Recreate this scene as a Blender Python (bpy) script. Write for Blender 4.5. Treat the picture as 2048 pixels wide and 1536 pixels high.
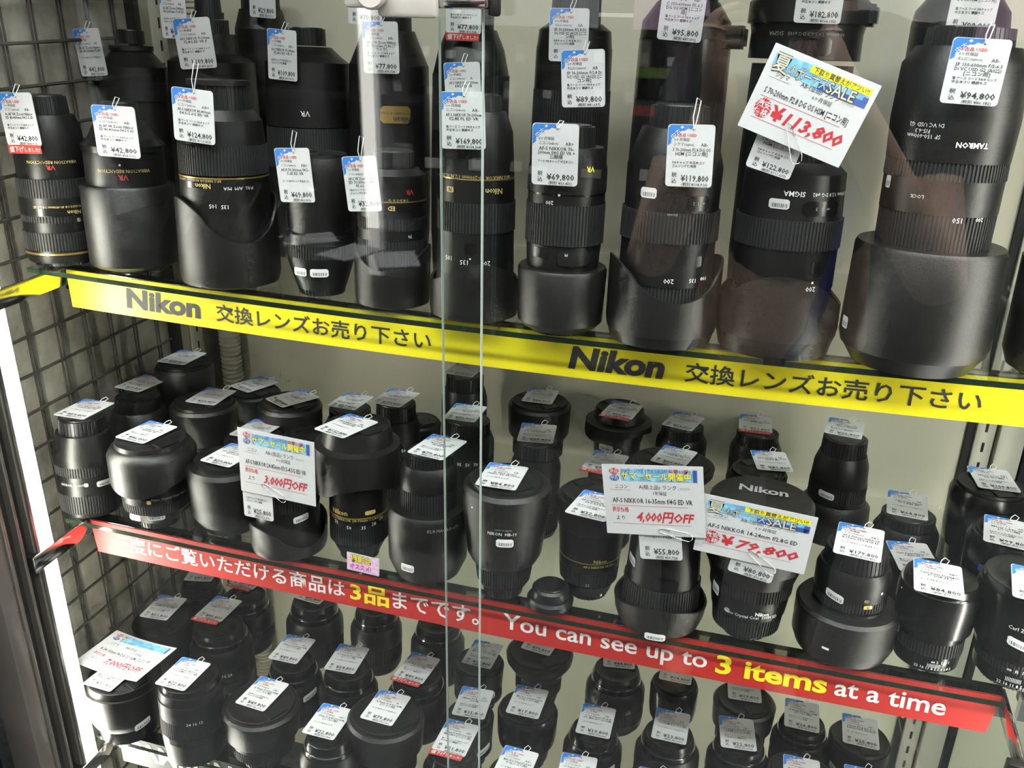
import bpy, bmesh, math, random
from mathutils import Vector, Matrix
random.seed(7)
sc = bpy.context.scene
for o in list(bpy.data.objects): bpy.data.objects.remove(o)
COL = sc.collection
PI = math.pi

# ------------------------------------------------------------------ camera
F = 1821.56; W, H = 2048, 1536
RC = Matrix(((0.9594176, 0.1268587, -0.2518428), (0.2813674, -0.3713843, 0.8848198), (0.0187167, -0.9197720, -0.3920065)))
CAM = Vector((0.753463, -0.702970, 0.347287))
cd = bpy.data.cameras.new('camera'); cam = bpy.data.objects.new('camera', cd); COL.objects.link(cam)
cd.sensor_width = 36; cd.lens = 36 * F / W; cd.clip_start = 0.02
m4 = Matrix.Identity(4)
for i in range(3):
    m4[i][0] = RC[i][0]; m4[i][1] = -RC[i][1]; m4[i][2] = -RC[i][2]; m4[i][3] = CAM[i]
cam.matrix_world = m4
sc.camera = cam

# ------------------------------------------------------------------ world, light, exposure
wd = bpy.data.worlds.new('shop_ambient'); sc.world = wd; wd.use_nodes = True
wd.node_tree.nodes['Background'].inputs[0].default_value = (0.80, 0.86, 0.90, 1)
wd.node_tree.nodes['Background'].inputs[1].default_value = 0.11
LED_POWER = 56.0
def area(name, loc, size, power, color, rot):
    l = bpy.data.lights.new(name, 'AREA'); l.shape = 'RECTANGLE'; l.size, l.size_y = size; l.energy = power; l.color = color
    o = bpy.data.objects.new(name, l); COL.objects.link(o); o.location = loc; o.rotation_euler = rot
    return o
CEIL_Z = 1.62
for i, (x, y, e) in enumerate([(-0.4, -1.25, 30), (1.0, -1.25, 30), (2.4, -1.25, 30), (0.4, -0.45, 34), (1.6, -0.45, 34)]):
    area('ceiling_lamp', (x, y, CEIL_Z - 0.03), (1.15, 0.16), e, (0.96, 0.98, 1.0), (0, 0, 0))
sc.view_settings.view_transform = 'Standard'; sc.view_settings.look = 'None'
sc.view_settings.exposure = 0.15; sc.view_settings.gamma = 1.0; sc.view_settings.use_curve_mapping = False
sc.cycles.transparent_max_bounces = 32
sc.cycles.max_bounces = 5; sc.cycles.diffuse_bounces = 2; sc.cycles.glossy_bounces = 3
sc.cycles.use_adaptive_sampling = True; sc.cycles.adaptive_threshold = 0.08; sc.cycles.adaptive_min_samples = 12

# ------------------------------------------------------------------ picture-to-place survey helpers
def ray(u, v):
    return RC @ Vector(((u - W / 2) / F, (v - H / 2) / F, 1))
def on_plane(u, v, p, n):
    d = ray(u, v); return CAM + d * ((Vector(p) - CAM).dot(n) / d.dot(n))
def onX(u, v, x): return on_plane(u, v, (x, 0, 0), Vector((1, 0, 0)))
def onY(u, v, y): return on_plane(u, v, (0, y, 0), Vector((0, 1, 0)))
def depth(P): return (P - CAM).dot(RC.col[2])

# ------------------------------------------------------------------ materials
MATS = {}
def mat(name, col, rough=0.5, metal=0.0, bump=0.0, bscale=400.0, var=0.0, vscale=30.0, spec=0.5, emit=0.0, coat=0.0):
    if name in MATS: return MATS[name]
    m = bpy.data.materials.new(name); m.use_nodes = True; nt = m.node_tree
    b = nt.nodes['Principled BSDF']
    b.inputs['Base Color'].default_value = (*col, 1); b.inputs['Roughness'].default_value = rough
    b.inputs['Metallic'].default_value = metal; b.inputs['Specular IOR Level'].default_value = spec
    b.inputs['Coat Weight'].default_value = coat
    if emit: b.inputs['Emission Color'].default_value = (*col, 1); b.inputs['Emission Strength'].default_value = emit
    tc = nt.nodes.new('ShaderNodeTexCoord')
    if var:
        n = nt.nodes.new('ShaderNodeTexNoise'); n.inputs['Scale'].default_value = vscale; n.inputs['Detail'].default_value = 4
        nt.links.new(tc.outputs['Object'], n.inputs['Vector'])
        r = nt.nodes.new('ShaderNodeValToRGB')
        r.color_ramp.elements[0].position = .3; r.color_ramp.elements[1].position = .7
        r.color_ramp.elements[0].color = (*[c * (1 - var) for c in col], 1); r.color_ramp.elements[1].color = (*[min(1, c * (1 + var)) for c in col], 1)
        nt.links.new(n.outputs['Fac'], r.inputs['Fac']); nt.links.new(r.outputs['Color'], b.inputs['Base Color'])
    if bump:
        n = nt.nodes.new('ShaderNodeTexNoise'); n.inputs['Scale'].default_value = bscale
        nt.links.new(tc.outputs['Object'], n.inputs['Vector'])
        bp = nt.nodes.new('ShaderNodeBump'); bp.inputs['Strength'].default_value = bump; bp.inputs['Distance'].default_value = 0.0006
        nt.links.new(n.outputs['Fac'], bp.inputs['Height']); nt.links.new(bp.outputs['Normal'], b.inputs['Normal'])
    MATS[name] = m
    return m
mat('body', (0.0075, 0.0073, 0.007), 0.36, bump=.25, bscale=1500, var=.15, vscale=60, spec=.5)
mat('hood', (0.0110, 0.0105, 0.0095), 0.33, bump=.4, bscale=1800, var=.15, vscale=50, spec=.6)
mat('rubber', (0.014, 0.0138, 0.0135), 0.60, bump=.2, bscale=900, var=.2)
mat('gloss', (0.007, 0.007, 0.007), 0.24, var=.1)
mat('capm', (0.009, 0.009, 0.009), 0.38, bump=.2, bscale=900, var=.2)
mat('gold', (0.55, 0.40, 0.13), 0.32, 0.85, var=.08)
mat('chrome', (0.62, 0.62, 0.60), 0.12, 1.0, var=.05, vscale=8)
mat('steel', (0.50, 0.49, 0.46), 0.28, 1.0, var=.06, vscale=15)
mat('white_paint', (0.80, 0.80, 0.79), 0.5, var=.02)
mat('gold_paint', (0.62, 0.47, 0.16), 0.4, var=.05)
mat('red_paint', (0.50, 0.045, 0.04), 0.5, var=.05)
mat('grey_paint', (0.30, 0.30, 0.30), 0.5, var=.05)
mat('paper', (0.62, 0.62, 0.625), 0.55, var=.015, vscale=200)
mat('ink', (0.035, 0.035, 0.038), 0.6, var=.05)
mat('inkred', (0.55, 0.03, 0.04), 0.6, var=.05)
mat('inkgrey', (0.33, 0.33, 0.35), 0.6, var=.05)
mat('blue', (0.045, 0.21, 0.60), 0.5, var=.06)
mat('red', (0.52, 0.045, 0.035), 0.5, var=.05)
mat('yellow', (0.86, 0.74, 0.02), 0.36, var=.03, vscale=12)
mat('yellowink', (0.95, 0.80, 0.02), 0.5, var=.03)
mat('skyblue', (0.20, 0.48, 0.80), 0.5, var=.45, vscale=120)
mat('navy', (0.04, 0.10, 0.36), 0.5, var=.1)
mat('cream', (0.62, 0.57, 0.43), 0.5, var=.05)
mat('tamron_grey', (0.055, 0.053, 0.047), 0.5, var=.05)
mat('pink', (0.85, 0.55, 0.78), 0.5, var=.2, vscale=300)
mat('magenta', (0.75, 0.05, 0.45), 0.5, var=.05)
mat('thread', (0.75, 0.75, 0.74), 0.6, var=.05)
mat('frame_metal', (0.20, 0.18, 0.155), 0.35, 0.5, bump=.05, bscale=200, var=.15, vscale=10)
mat('dark_metal', (0.035, 0.033, 0.030), 0.30, 0.6, var=.2)
mat('black_gloss', (0.010, 0.010, 0.011), 0.12, var=.2, vscale=5, coat=.5)
mat('upright', (0.50, 0.48, 0.40), 0.40, 0.2, var=.06, vscale=12)
mat('slot', (0.02, 0.02, 0.018), 0.8, var=.1)
mat('wire', (0.05, 0.045, 0.037), 0.8, 0.0, var=.15, spec=.2)
mat('conduit', (0.52, 0.49, 0.39), 0.5, var=.06)
mat('glass_edge', (0.40, 0.48, 0.42), 0.2, var=.08, vscale=20)
mat('shelf_edge', (0.012, 0.022, 0.013), 0.15, var=.25, vscale=15)
mat('zeiss_blue', (0.06, 0.08, 0.42), 0.4, var=.05)
mat('carpet', (0.12, 0.12, 0.12), 0.9, var=.3, vscale=60)
mat('shop_white', (0.78, 0.78, 0.77), 0.6, var=.06, vscale=3)
mat('shop_dark', (0.03, 0.03, 0.032), 0.5, var=.2)
mat('shop_box', (0.42, 0.42, 0.40), 0.6, var=.3, vscale=6)
mat('shop_green', (0.22, 0.32, 0.06), 0.5, var=.1)
mat('skin', (0.70, 0.46, 0.34), 0.5, var=.06, vscale=40)
mat('cloth', (0.012, 0.013, 0.018), 0.9, bump=.3, bscale=300, var=.2)
mat('strap', (0.02, 0.04, 0.30), 0.6, var=.1)
mat('hair', (0.015, 0.012, 0.010), 0.6, var=.2)

def wall_mat(name, c1, c2, scale):
    m = bpy.data.materials.new(name); m.use_nodes = True; nt = m.node_tree; b = nt.nodes['Principled BSDF']
    b.inputs['Roughness'].default_value = .6
    tc = nt.nodes.new('ShaderNodeTexCoord'); n = nt.nodes.new('ShaderNodeTexNoise'); n.inputs['Scale'].default_value = scale; n.inputs['Detail'].default_value = 7
    n.inputs['Roughness'].default_value = .65
    r = nt.nodes.new('ShaderNodeValToRGB'); r.color_ramp.elements[0].position = .32; r.color_ramp.elements[1].position = .68
    r.color_ramp.elements[0].color = (*c1, 1); r.color_ramp.elements[1].color = (*c2, 1)
    nt.links.new(tc.outputs['Object'], n.inputs['Vector']); nt.links.new(n.outputs['Fac'], r.inputs['Fac']); nt.links.new(r.outputs['Color'], b.inputs['Base Color'])
    MATS[name] = m
wall_mat('side_panel', (0.17, 0.158, 0.125), (0.34, 0.32, 0.26), 24)
wall_mat('back_panel', (0.56, 0.53, 0.41), (0.63, 0.595, 0.465), 6)

def glass_mat(name, tint, gain):
    m = bpy.data.materials.new(name); m.use_nodes = True; nt = m.node_tree; nt.nodes.clear()
    out = nt.nodes.new('ShaderNodeOutputMaterial'); mix = nt.nodes.new('ShaderNodeMixShader')
    t = nt.nodes.new('ShaderNodeBsdfTransparent'); t.inputs[0].default_value = (*tint, 1)
    g = nt.nodes.new('ShaderNodeBsdfGlossy'); g.inputs['Roughness'].default_value = 0.0
    fr = nt.nodes.new('ShaderNodeFresnel'); fr.inputs['IOR'].default_value = gain
    ge = nt.nodes.new('ShaderNodeNewGeometry'); ma = nt.nodes.new('ShaderNodeMath'); ma.operation = 'MULTIPLY_ADD'   # same reflectance entering and leaving the pane
    nt.links.new(ge.outputs['Backfacing'], ma.inputs[0]); ma.inputs[1].default_value = 1 / gain - gain; ma.inputs[2].default_value = gain
    nt.links.new(ma.outputs[0], fr.inputs['IOR'])
    nt.links.new(fr.outputs[0], mix.inputs[0]); nt.links.new(t.outputs[0], mix.inputs[1]); nt.links.new(g.outputs[0], mix.inputs[2])
    nt.links.new(mix.outputs[0], out.inputs[0]); MATS[name] = m
glass_mat('glass', (0.975, 0.99, 0.98), 1.5)
glass_mat('shelf_glass', (0.955, 0.975, 0.955), 1.45)

def emit_mat(name, col, s):
    m = bpy.data.materials.new(name); m.use_nodes = True; nt = m.node_tree; nt.nodes.clear()
    out = nt.nodes.new('ShaderNodeOutputMaterial'); e = nt.nodes.new('ShaderNodeEmission'); e.inputs[0].default_value = (*col, 1); e.inputs[1].default_value = s
    nt.links.new(e.outputs[0], out.inputs[0]); MATS[name] = m
emit_mat('led', (1.0, 0.97, 0.86), LED_POWER)
emit_mat('added_glow', (1.0, 0.98, 0.92), 3.0)  # glow of the strips added across the aisle
emit_mat('led_soft', (1.0, 0.97, 0.88), LED_POWER * .7)
emit_mat('tube', (1.0, 0.98, 0.92), 9.0)

def barcode_mat():
    m = bpy.data.materials.new('barcode'); m.use_nodes = True; nt = m.node_tree; b = nt.nodes['Principled BSDF']; b.inputs['Roughness'].default_value = .45
    uv = nt.nodes.new('ShaderNodeUVMap'); uv.uv_map = 'UVMap'
    sp = nt.nodes.new('ShaderNodeSeparateXYZ'); nt.links.new(uv.outputs[0], sp.inputs[0])
    n = nt.nodes.new('ShaderNodeTexNoise'); n.noise_dimensions = '1D'; n.inputs['Scale'].default_value = 22; n.inputs['Detail'].default_value = 0
    nt.links.new(sp.outputs[0], n.inputs['W'])
    def cmp(op, src, val):
        k = nt.nodes.new('ShaderNodeMath'); k.operation = op; nt.links.new(src, k.inputs[0])
        if isinstance(val, float): k.inputs[1].default_value = val
        else: nt.links.new(val, k.inputs[1])
        return k.outputs[0]
    bars = cmp('GREATER_THAN', n.outputs['Fac'], .5)
    a = cmp('MULTIPLY', cmp('GREATER_THAN', sp.outputs[0], .1), cmp('LESS_THAN', sp.outputs[0], .9))
    c = cmp('MULTIPLY', cmp('GREATER_THAN', sp.outputs[1], .15), cmp('LESS_THAN', sp.outputs[1], .55))
    f = cmp('MULTIPLY', cmp('MULTIPLY', bars, a), c)
    mx = nt.nodes.new('ShaderNodeMixRGB'); mx.inputs[1].default_value = (.72, .72, .71, 1); mx.inputs[2].default_value = (.06, .06, .06, 1)
    nt.links.new(f, mx.inputs[0]); nt.links.new(mx.outputs[0], b.inputs['Base Color']); MATS['barcode'] = m
barcode_mat()
mat('banner_red', (0.52, 0.030, 0.024), 0.45, var=.04, vscale=15)
mat('lock_metal', (0.58, 0.55, 0.48), 0.35, 0.25, var=.05)

# ------------------------------------------------------------------ mesh helpers
def link(name, me, m=None, parent=None, mw=None):
    o = bpy.data.objects.new(name, me); COL.objects.link(o)
    if m is not None: me.materials.append(MATS[m])
    if parent is not None: o.parent = parent
    if mw is not None: o.matrix_world = mw
    return o
def finish(bm, name, m, parent=None, smooth=True, ang=35):
    me = bpy.data.meshes.new(name); bm.to_mesh(me); bm.free()
    if smooth:
        me.shade_smooth(); me.set_sharp_from_angle(angle=math.radians(ang))
    return link(name, me, m, parent)
def bx(bm, x0, x1, y0, y1, z0, z1):
    vs = [bm.verts.new((x, y, z)) for z in (z0, z1) for y in (y0, y1) for x in (x0, x1)]
    for f in ((0, 2, 3, 1), (4, 5, 7, 6), (0, 1, 5, 4), (2, 6, 7, 3), (0, 4, 6, 2), (1, 3, 7, 5)): bm.faces.new([vs[i] for i in f])
    return vs
def box(name, x0, x1, y0, y1, z0, z1, m, parent=None, bevel=0.0):
    bm = bmesh.new(); bx(bm, min(x0, x1), max(x0, x1), min(y0, y1), max(y0, y1), min(z0, z1), max(z0, z1))
    if bevel: bmesh.ops.bevel(bm, geom=bm.edges[:], offset=bevel, segments=2, affect='EDGES', profile=.5)
    return finish(bm, name, m, parent, smooth=bool(bevel))
def tag(o, label, cat, group=None, kind=None):
    if kind: o['kind'] = kind
    if label: o['label'] = label
    if cat: o['category'] = cat
    if group: o['group'] = group
    return o
def struct(o, label=None): o['kind'] = 'structure'; o['label'] = label or o.name.replace('_', ' '); return o
def empty(name, mw):
    o = bpy.data.objects.new(name, None); COL.objects.link(o); o.empty_display_size = .02; o.matrix_world = mw; return o
def lathe(name, prof, m, parent, seg=56, ribs=0, depth_=0.0012, wave=None):
    """prof: [(z, r)...] bottom to top, closed at both ends. ribs: toothed grip. wave: (end, func(theta)->dz)."""
    bm = bmesh.new()
    if ribs:
        angs = []; rr = []
        for k in range(ribs):
            a0 = 2 * PI * k / ribs; st = 2 * PI / ribs
            for fr, hi in ((0, 1), (.5, 1), (.58, 0), (.92, 0)): angs.append(a0 + st * fr); rr.append(hi)
        n = len(angs)
        full = []
        for i, (z, r) in enumerate(prof): full.append((z, r, True))
        z0, r0, _ = full[0]; z1, r1, _ = full[-1]
        full = [(z0, r0 - depth_ * 1.2, False)] + full + [(z1, r1 - depth_ * 1.2, False)]
        rings = []
        for z, r, rib in full:
            rings.append([bm.verts.new(((r - (0 if (hi or not rib) else depth_)) * math.cos(a), (r - (0 if (hi or not rib) else depth_)) * math.sin(a), z)) for a, hi in zip(angs, rr)])
    else:
        n = seg; rings = []
        L = len(prof)
        for i, (z, r) in enumerate(prof):
            ring = []
            for k in range(n):
                a = 2 * PI * k / n; zz = z
                if wave and ((wave[0] == 'top' and i >= L - wave[2]) or (wave[0] == 'bottom' and i < wave[2])): zz = z + wave[1](a)
                ring.append(bm.verts.new((r * math.cos(a), r * math.sin(a), zz)))
            rings.append(ring)
    for a, b in zip(rings, rings[1:]):
        for k in range(n): bm.faces.new((a[k], a[(k + 1) % n], b[(k + 1) % n], b[k]))
    if not wave or wave[0] != 'bottom': bm.faces.new(rings[0][::-1])
    if not wave or wave[0] != 'top': bm.faces.new(rings[-1])
    return finish(bm, name, m, parent, ang=32)
def tube(name, pts, r, m, parent=None, seg=6, cyclic=False):
    bm = bmesh.new(); pts = [Vector(p) for p in pts]; rings = []; n = len(pts)
    for i, p in enumerate(pts):
        t = (pts[min(i + 1, n - 1)] - pts[max(i - 1, 0)]).normalized()
        a = t.orthogonal().normalized() if not rings else (la - t * la.dot(t)).normalized()
        la = a; b = t.cross(a); rr = r[i] if isinstance(r, (list, tuple)) else r
        rings.append([bm.verts.new(p + (a * math.cos(2 * PI * k / seg) + b * math.sin(2 * PI * k / seg)) * rr) for k in range(seg)])
    for a, b in zip(rings, rings[1:]):
        for k in range(seg): bm.faces.new((a[k], a[(k + 1) % seg], b[(k + 1) % seg], b[k]))
    bm.faces.new(rings[0][::-1]); bm.faces.new(rings[-1])
    return finish(bm, name, m, parent, ang=60)

# text: flat glyph outlines, cached
TC = {}
def glyphs(s, res=2, offset=0.0, shear=0.0):
    k = (s, res, offset, shear)
    if k not in TC:
        c = bpy.data.curves.new('t', 'FONT'); c.body = s; c.resolution_u = res; c.offset = offset; c.shear = shear; c.size = 1; c.fill_mode = 'FRONT'
        o = bpy.data.objects.new('t', c); me = o.to_mesh()
        vs = [(v.co.x, v.co.y) for v in me.vertices]; fs = [tuple(p.vertices) for p in me.polygons]
        o.to_mesh_clear(); bpy.data.objects.remove(o); bpy.data.curves.remove(c)
        xs = [v[0] for v in vs] or [0, 1]; ys = [v[1] for v in vs] or [0, 1]
        TC[k] = (vs, fs, min(xs), max(xs), min(ys), max(ys))
    return TC[k]
class Print:
    """collects flat print (text and patches) in card coordinates, then makes one mesh"""
    def __init__(self): self.v = []; self.f = []
    def text(self, s, x, y, size, align='L', fitw=None, rot=0.0, res=1, offset=0.0, shear=0.0, sy=1.0):
        vs, fs, x0, x1, y0, y1 = glyphs(s, res, offset, shear)
        k = size; kx = size
        if fitw: kx = min(size, fitw / max(1e-6, x1 - x0)) if fitw > 0 else -fitw / (x1 - x0)
        w = (x1 - x0) * kx; ox = {'L': 0, 'C': -w / 2, 'R': -w}[align]
        b = len(self.v); c_, s_ = math.cos(rot), math.sin(rot)
        for vx, vy in vs:
            px, py = (vx - x0) * kx + ox, vy * k * sy
            self.v.append((x + px * c_ - py * s_, y + px * s_ + py * c_))
        self.f += [tuple(i + b for i in f) for f in fs]; return self
    def poly(self, pts):
        b = len(self.v); self.v += list(pts); self.f.append(tuple(range(b, b + len(pts)))); return self
    def rect(self, x0, y0, x1, y1): return self.poly([(x0, y0), (x1, y0), (x1, y1), (x0, y1)])
    def make(self, name, m, parent, fn):
        if not self.v: return None
        me = bpy.data.meshes.new(name); me.from_pydata([fn(x, y) for x, y in self.v], [], self.f); me.update()
        return link(name, me, m, parent)
def card(name, w, h, m, parent, t=0.0006, rad=0.003, fn=None, nx=1):
    """rounded card, lower-left corner at origin, in the xy plane, thickness below z=0"""
    bm = bmesh.new(); pts = []
    for cx, cy, a0 in ((w - rad, h - rad, 0), (rad, h - rad, 90), (rad, rad, 180), (w - rad, rad, 270)):
        for k in range(4):
            a = math.radians(a0 + 30 * k); pts.append((cx + rad * math.cos(a), cy + rad * math.sin(a)))
    top = [bm.verts.new((x, y, 0)) for x, y in pts]; bot = [bm.verts.new((x, y, -t)) for x, y in pts]
    bm.faces.new(top); bm.faces.new(bot[::-1])
    for i in range(len(pts)):
        j = (i + 1) % len(pts); bm.faces.new((top[i], bot[i], bot[j], top[j]))
    if nx > 1:
        for k in range(1, nx):
            g = bm.verts[:] + bm.edges[:] + bm.faces[:]
            bmesh.ops.bisect_plane(bm, geom=g, plane_co=(w * k / nx, 0, 0), plane_no=(1, 0, 0))
    if fn:
        for v in bm.verts: v.co.z += fn(v.co.x, v.co.y)
    return finish(bm, name, m, parent, smooth=False)

# ------------------------------------------------------------------ shelves: position, sag, tilt
LX = 1.02; TILT = math.radians(3.5)
SH = {1: dict(yb=.0955, z=.0697, s=.0085, ov=.0350), 2: dict(yb=.0640, z=-.2335, s=.0045, ov=.0190), 3: dict(yb=.0420, z=-.5490, s=.0, ov=.0170)}
GT = .005; YBACK = .470; WX = -.050
for k, s in SH.items():
    s['yf'] = s['yb'] - s['ov']
    s['M'] = Matrix.Translation((0, s['yf'], s['z'])) @ Matrix.Rotation(-TILT, 4, 'X')
    s['Mi'] = s['M'].inverted()
    s['n'] = (s['M'].to_3x3() @ Vector((0, 0, 1))).normalized()
def sagz(k, x):
    t = min(1.15, max(-.02, x / LX)); return -SH[k]['s'] * 4 * t * (1 - t) if t <= 1 else -SH[k]['s'] * 4 * (t - 1) * (2 - t)
def loc_plane_z(k, u, v, h):
    x = .5
    for _ in range(3):
        P = on_plane(u, v, SH[k]['M'] @ Vector((0, 0, h + sagz(k, x))), SH[k]['n']); L = SH[k]['Mi'] @ P; x = L.x
    return L
def loc_plane_y(k, u, v, y):
    n = SH[k]['M'].to_3x3() @ Vector((0, 1, 0))
    return SH[k]['Mi'] @ on_plane(u, v, SH[k]['M'] @ Vector((0, y, 0)), n)
def axis_v(k, x, y, v):
    """height above the shelf of the point on a standing axis seen at picture row v, and metres per pixel there"""
    A = SH[k]['M'] @ Vector((x, y, sagz(k, x))); n = SH[k]['n']
    r1, r2 = RC.col[1], RC.col[2]; c = (v - H / 2) / F
    D = A - CAM
    t = (c * D.dot(r2) - D.dot(r1)) / (n.dot(r1) - c * n.dot(r2))
    return t, depth(A + n * t) / F

# ================================================================== STRUCTURE
YG1, YG2 = -.058, -.043      # the two sliding panes
ZB, ZT = -.98, .76
struct(box('floor', -2.2, 4.2, -2.6, .6, -1.02, -1.0, 'carpet'), 'dark grey shop carpet')
struct(box('ceiling', -2.2, 4.2, -2.6, .6, CEIL_Z, CEIL_Z + .03, 'shop_white'), 'white shop ceiling')
struct(box('wall_back', -.09, 2.3, YBACK + .004, YBACK + .03, ZB, ZT, 'back_panel'), 'beige panel at the back of the display case')
wl = struct(box('wall_left', WX - .030, WX - .010, -.020, YBACK, ZB, ZT, 'side_panel'), 'mottled grey side panel of the display case')
KW = (CAM.x - WX) / CAM.x                      # the wire cells are 45 mm
S = .042 * KW; SY = .04171 * KW; Z0 = CAM.z * (1 - KW); Y0 = CAM.y * (1 - KW)
yq = lambda u, v: onX(u, v, WX).y
box('corner_post', WX - .012, WX + .004, yq(350, 660) - .002, yq(357, 660), ZB, ZT, 'dark_metal', wl)
box('cover_strip', WX - .012, WX + .002, yq(358, 660), yq(375, 660), ZB, ZT, 'steel', wl)
struct(box('added_case_lid', WX - .03, 2.3, -.04, YBACK + .03, .762, .78, 'back_panel'), 'added beige lid above the case, keeping overhead light off the lenses')  # unseen lid, added to block overhead light from the lenses
# wire grid in front of the side panel: each wire a part, as is each shadow double of an upright wire
gp = empty('wire_grid_panel', Matrix.Translation((WX, 0, -.6)))
tag(gp, 'dark wire grid panel covering the left inner side of the case', 'grid panel')
def wire(pts, r):
    o = tube('wire', pts, r, 'wire', None, 6); o.parent = gp; o.matrix_parent_inverse = gp.matrix_world.inverted()
for r_ in range(-13, 22): wire([(WX, -.012, Z0 - r_ * S), (WX, Y0 + 6.5 * SY, Z0 - r_ * S)], .0020)
for c_ in range(0, 7):
    for d_ in (-.0026, .0026):  # one line is the wire, its twin stands for the wire's shadow
        wire([(WX - .0034, Y0 + c_ * SY + d_, ZB + .02), (WX - .0034, Y0 + c_ * SY + d_, ZT - .02)], .0011)
# slotted uprights
def upright(mw, w, label):
    """local x across the face, face toward -y"""
    t = tag(empty('slotted_upright', mw), label, 'upright')
    def add(o): o.parent = t
    add(box('channel', -w / 2, w / 2, -.010, .004, 0, ZT - ZB, 'upright', bevel=.0012))
    add(box('dark_gap', -w / 2 - .009, -w / 2 - .001, -.004, .004, 0, ZT - ZB, 'slot'))
    z = .02
    while z < ZT - ZB - .02:
        add(box('slot', -.0016, .0016, -.0106, -.009, z, z + .013, 'slot')); z += .028
ya, yb_ = yq(377, 660), yq(401, 660)
upright(Matrix.Translation((WX - .006, (ya + yb_) / 2, ZB)) @ Matrix.Rotation(PI / 2, 4, 'Z'), yb_ - ya, 'slotted metal shelf upright on the left side behind the wire grid')
xr = onY(1966, 900, YBACK).x
upright(Matrix.Translation((xr - .004, YBACK, ZB)), .022, 'slotted metal shelf upright behind the right end of the red banner')
struct(box('trim_1', xr + .010, xr + .040, YBACK - .018, YBACK + .003, ZB, ZT, 'upright', bevel=.001), 'pale post joining the two bays')
struct(box('trim_2', xr + .042, xr + .052, YBACK - .020, YBACK + .003, ZB, ZT, 'black_gloss'), 'dark strip beside the pale post')
# corrugated conduit
prof = []
z = ZB
while z < ZT: prof += [(z, .0125), (z + .0026, .0160), (z + .0046, .0160)]; z += .0072
cdu = lathe('conduit', prof, 'conduit', None, seg=18); cdu.location = (WX + .020, onX(460, 690, WX + .020).y, 0)
tag(cdu, 'cream corrugated cable conduit running up the back left corner', 'conduit')

# LED strips on the front posts
def led(x0, x1, y0, y1, label, zt_=.17, lm_='led'):
    t = tag(empty('light_strip', Matrix.Translation(((x0 + x1) / 2, (y0 + y1) / 2, ZB))), label, 'light')
    for nm, a in (('diffuser', (x0, x1, y0, y1, ZB + .02, zt_, lm_)),):
        o = box(nm, *a); o.parent = t; o.matrix_parent_inverse = t.matrix_world.inverted()
    o = box('shade_lip', min(x0, x1) - .0045 if x0 < .5 else max(x0, x1) + .003, min(x0, x1) - .0030 if x0 < .5 else max(x0, x1) + .0045, y0 - .004, y1 + .010, ZB + .02, zt_, 'steel'); o.parent = t; o.matrix_parent_inverse = t.matrix_world.inverted()  # added lip that blocks the strip's sideways light
    o = box('base_channel', min(x0, x1) - .002, max(x0, x1) + .002, y0 - .0045, y0 - .0005, ZB + .02, zt_, 'steel'); o.parent = t; o.matrix_parent_inverse = t.matrix_world.inverted()
led(-.0030, .0050, -.0115, .0095, 'white light strip glowing along the left front post')
led(1.1100, 1.1180, -.0115, .0095, 'white light strip along the front post right of the picture', zt_=.42, lm_='led_soft')
# left front post: stepped bronze profile
post = tag(empty('front_post', Matrix.Translation((-.02, -.04, ZB))), 'bronze metal front post with vertical ridges at the left edge', 'post')
for nm, a, b in (('ridge', -.012, -.0185), ('groove', -.0185, -.030), ('ridge', -.030, -.0345), ('groove', -.0345, -.047), ('ridge', -.047, -.0520), ('face', -.0520, -.072)):
    d = {'ridge': .0045, 'groove': -.0035, 'face': .0015}[nm]
    o = box(nm, -.040, d, b, a, ZB - .02, ZT, 'frame_metal' if nm != 'groove' else 'dark_metal', bevel=.0010); o.parent = post; o.matrix_parent_inverse = post.matrix_world.inverted()
# neighbouring black case left of the post
nb = tag(empty('black_display_case', Matrix.Translation((-.4, -.2, -1.0))), 'glossy black case standing left of the lit display case', 'case')
for nm, a in (('side', (-.60, -.055, -.30, -.074, -1.0, ZT, 'black_gloss')), ('post', (-.075, -.050, -.120, -.105, -1.0, ZT, 'dark_metal')), ('post', (-.075, -.046, -.175, -.150, -1.0, ZT, 'carpet'))):
    o = box(nm, *a, bevel=.001); o.parent = nb; o.matrix_parent_inverse = nb.matrix_world.inverted()

# sliding glass panes
def pane(name, x0, x1, y, label, xe, ew):
    t = tag(empty(name, Matrix.Translation(((x0 + x1) / 2, y, ZB))), label, 'glass door')
    def add(o): o.parent = t; o.matrix_parent_inverse = t.matrix_world.inverted()
    bm = bmesh.new(); bx(bm, x0, x1, y, y + .004, ZB, ZT)
    add(finish(bm, 'pane', 'glass', smooth=False))
    add(box('polished_edge', xe - ew, xe + ew, y - .0002, y + .0042, ZB, ZT, 'glass_edge'))
pane('sliding_glass_door', .0055, .5434, YG1, 'clear sliding glass door covering the left half of the case', .5434, .0003)
pane('sliding_glass_door', .5053, 1.75, YG2, 'clear sliding glass door covering the right half of the case', .5053, .0002)
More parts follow.
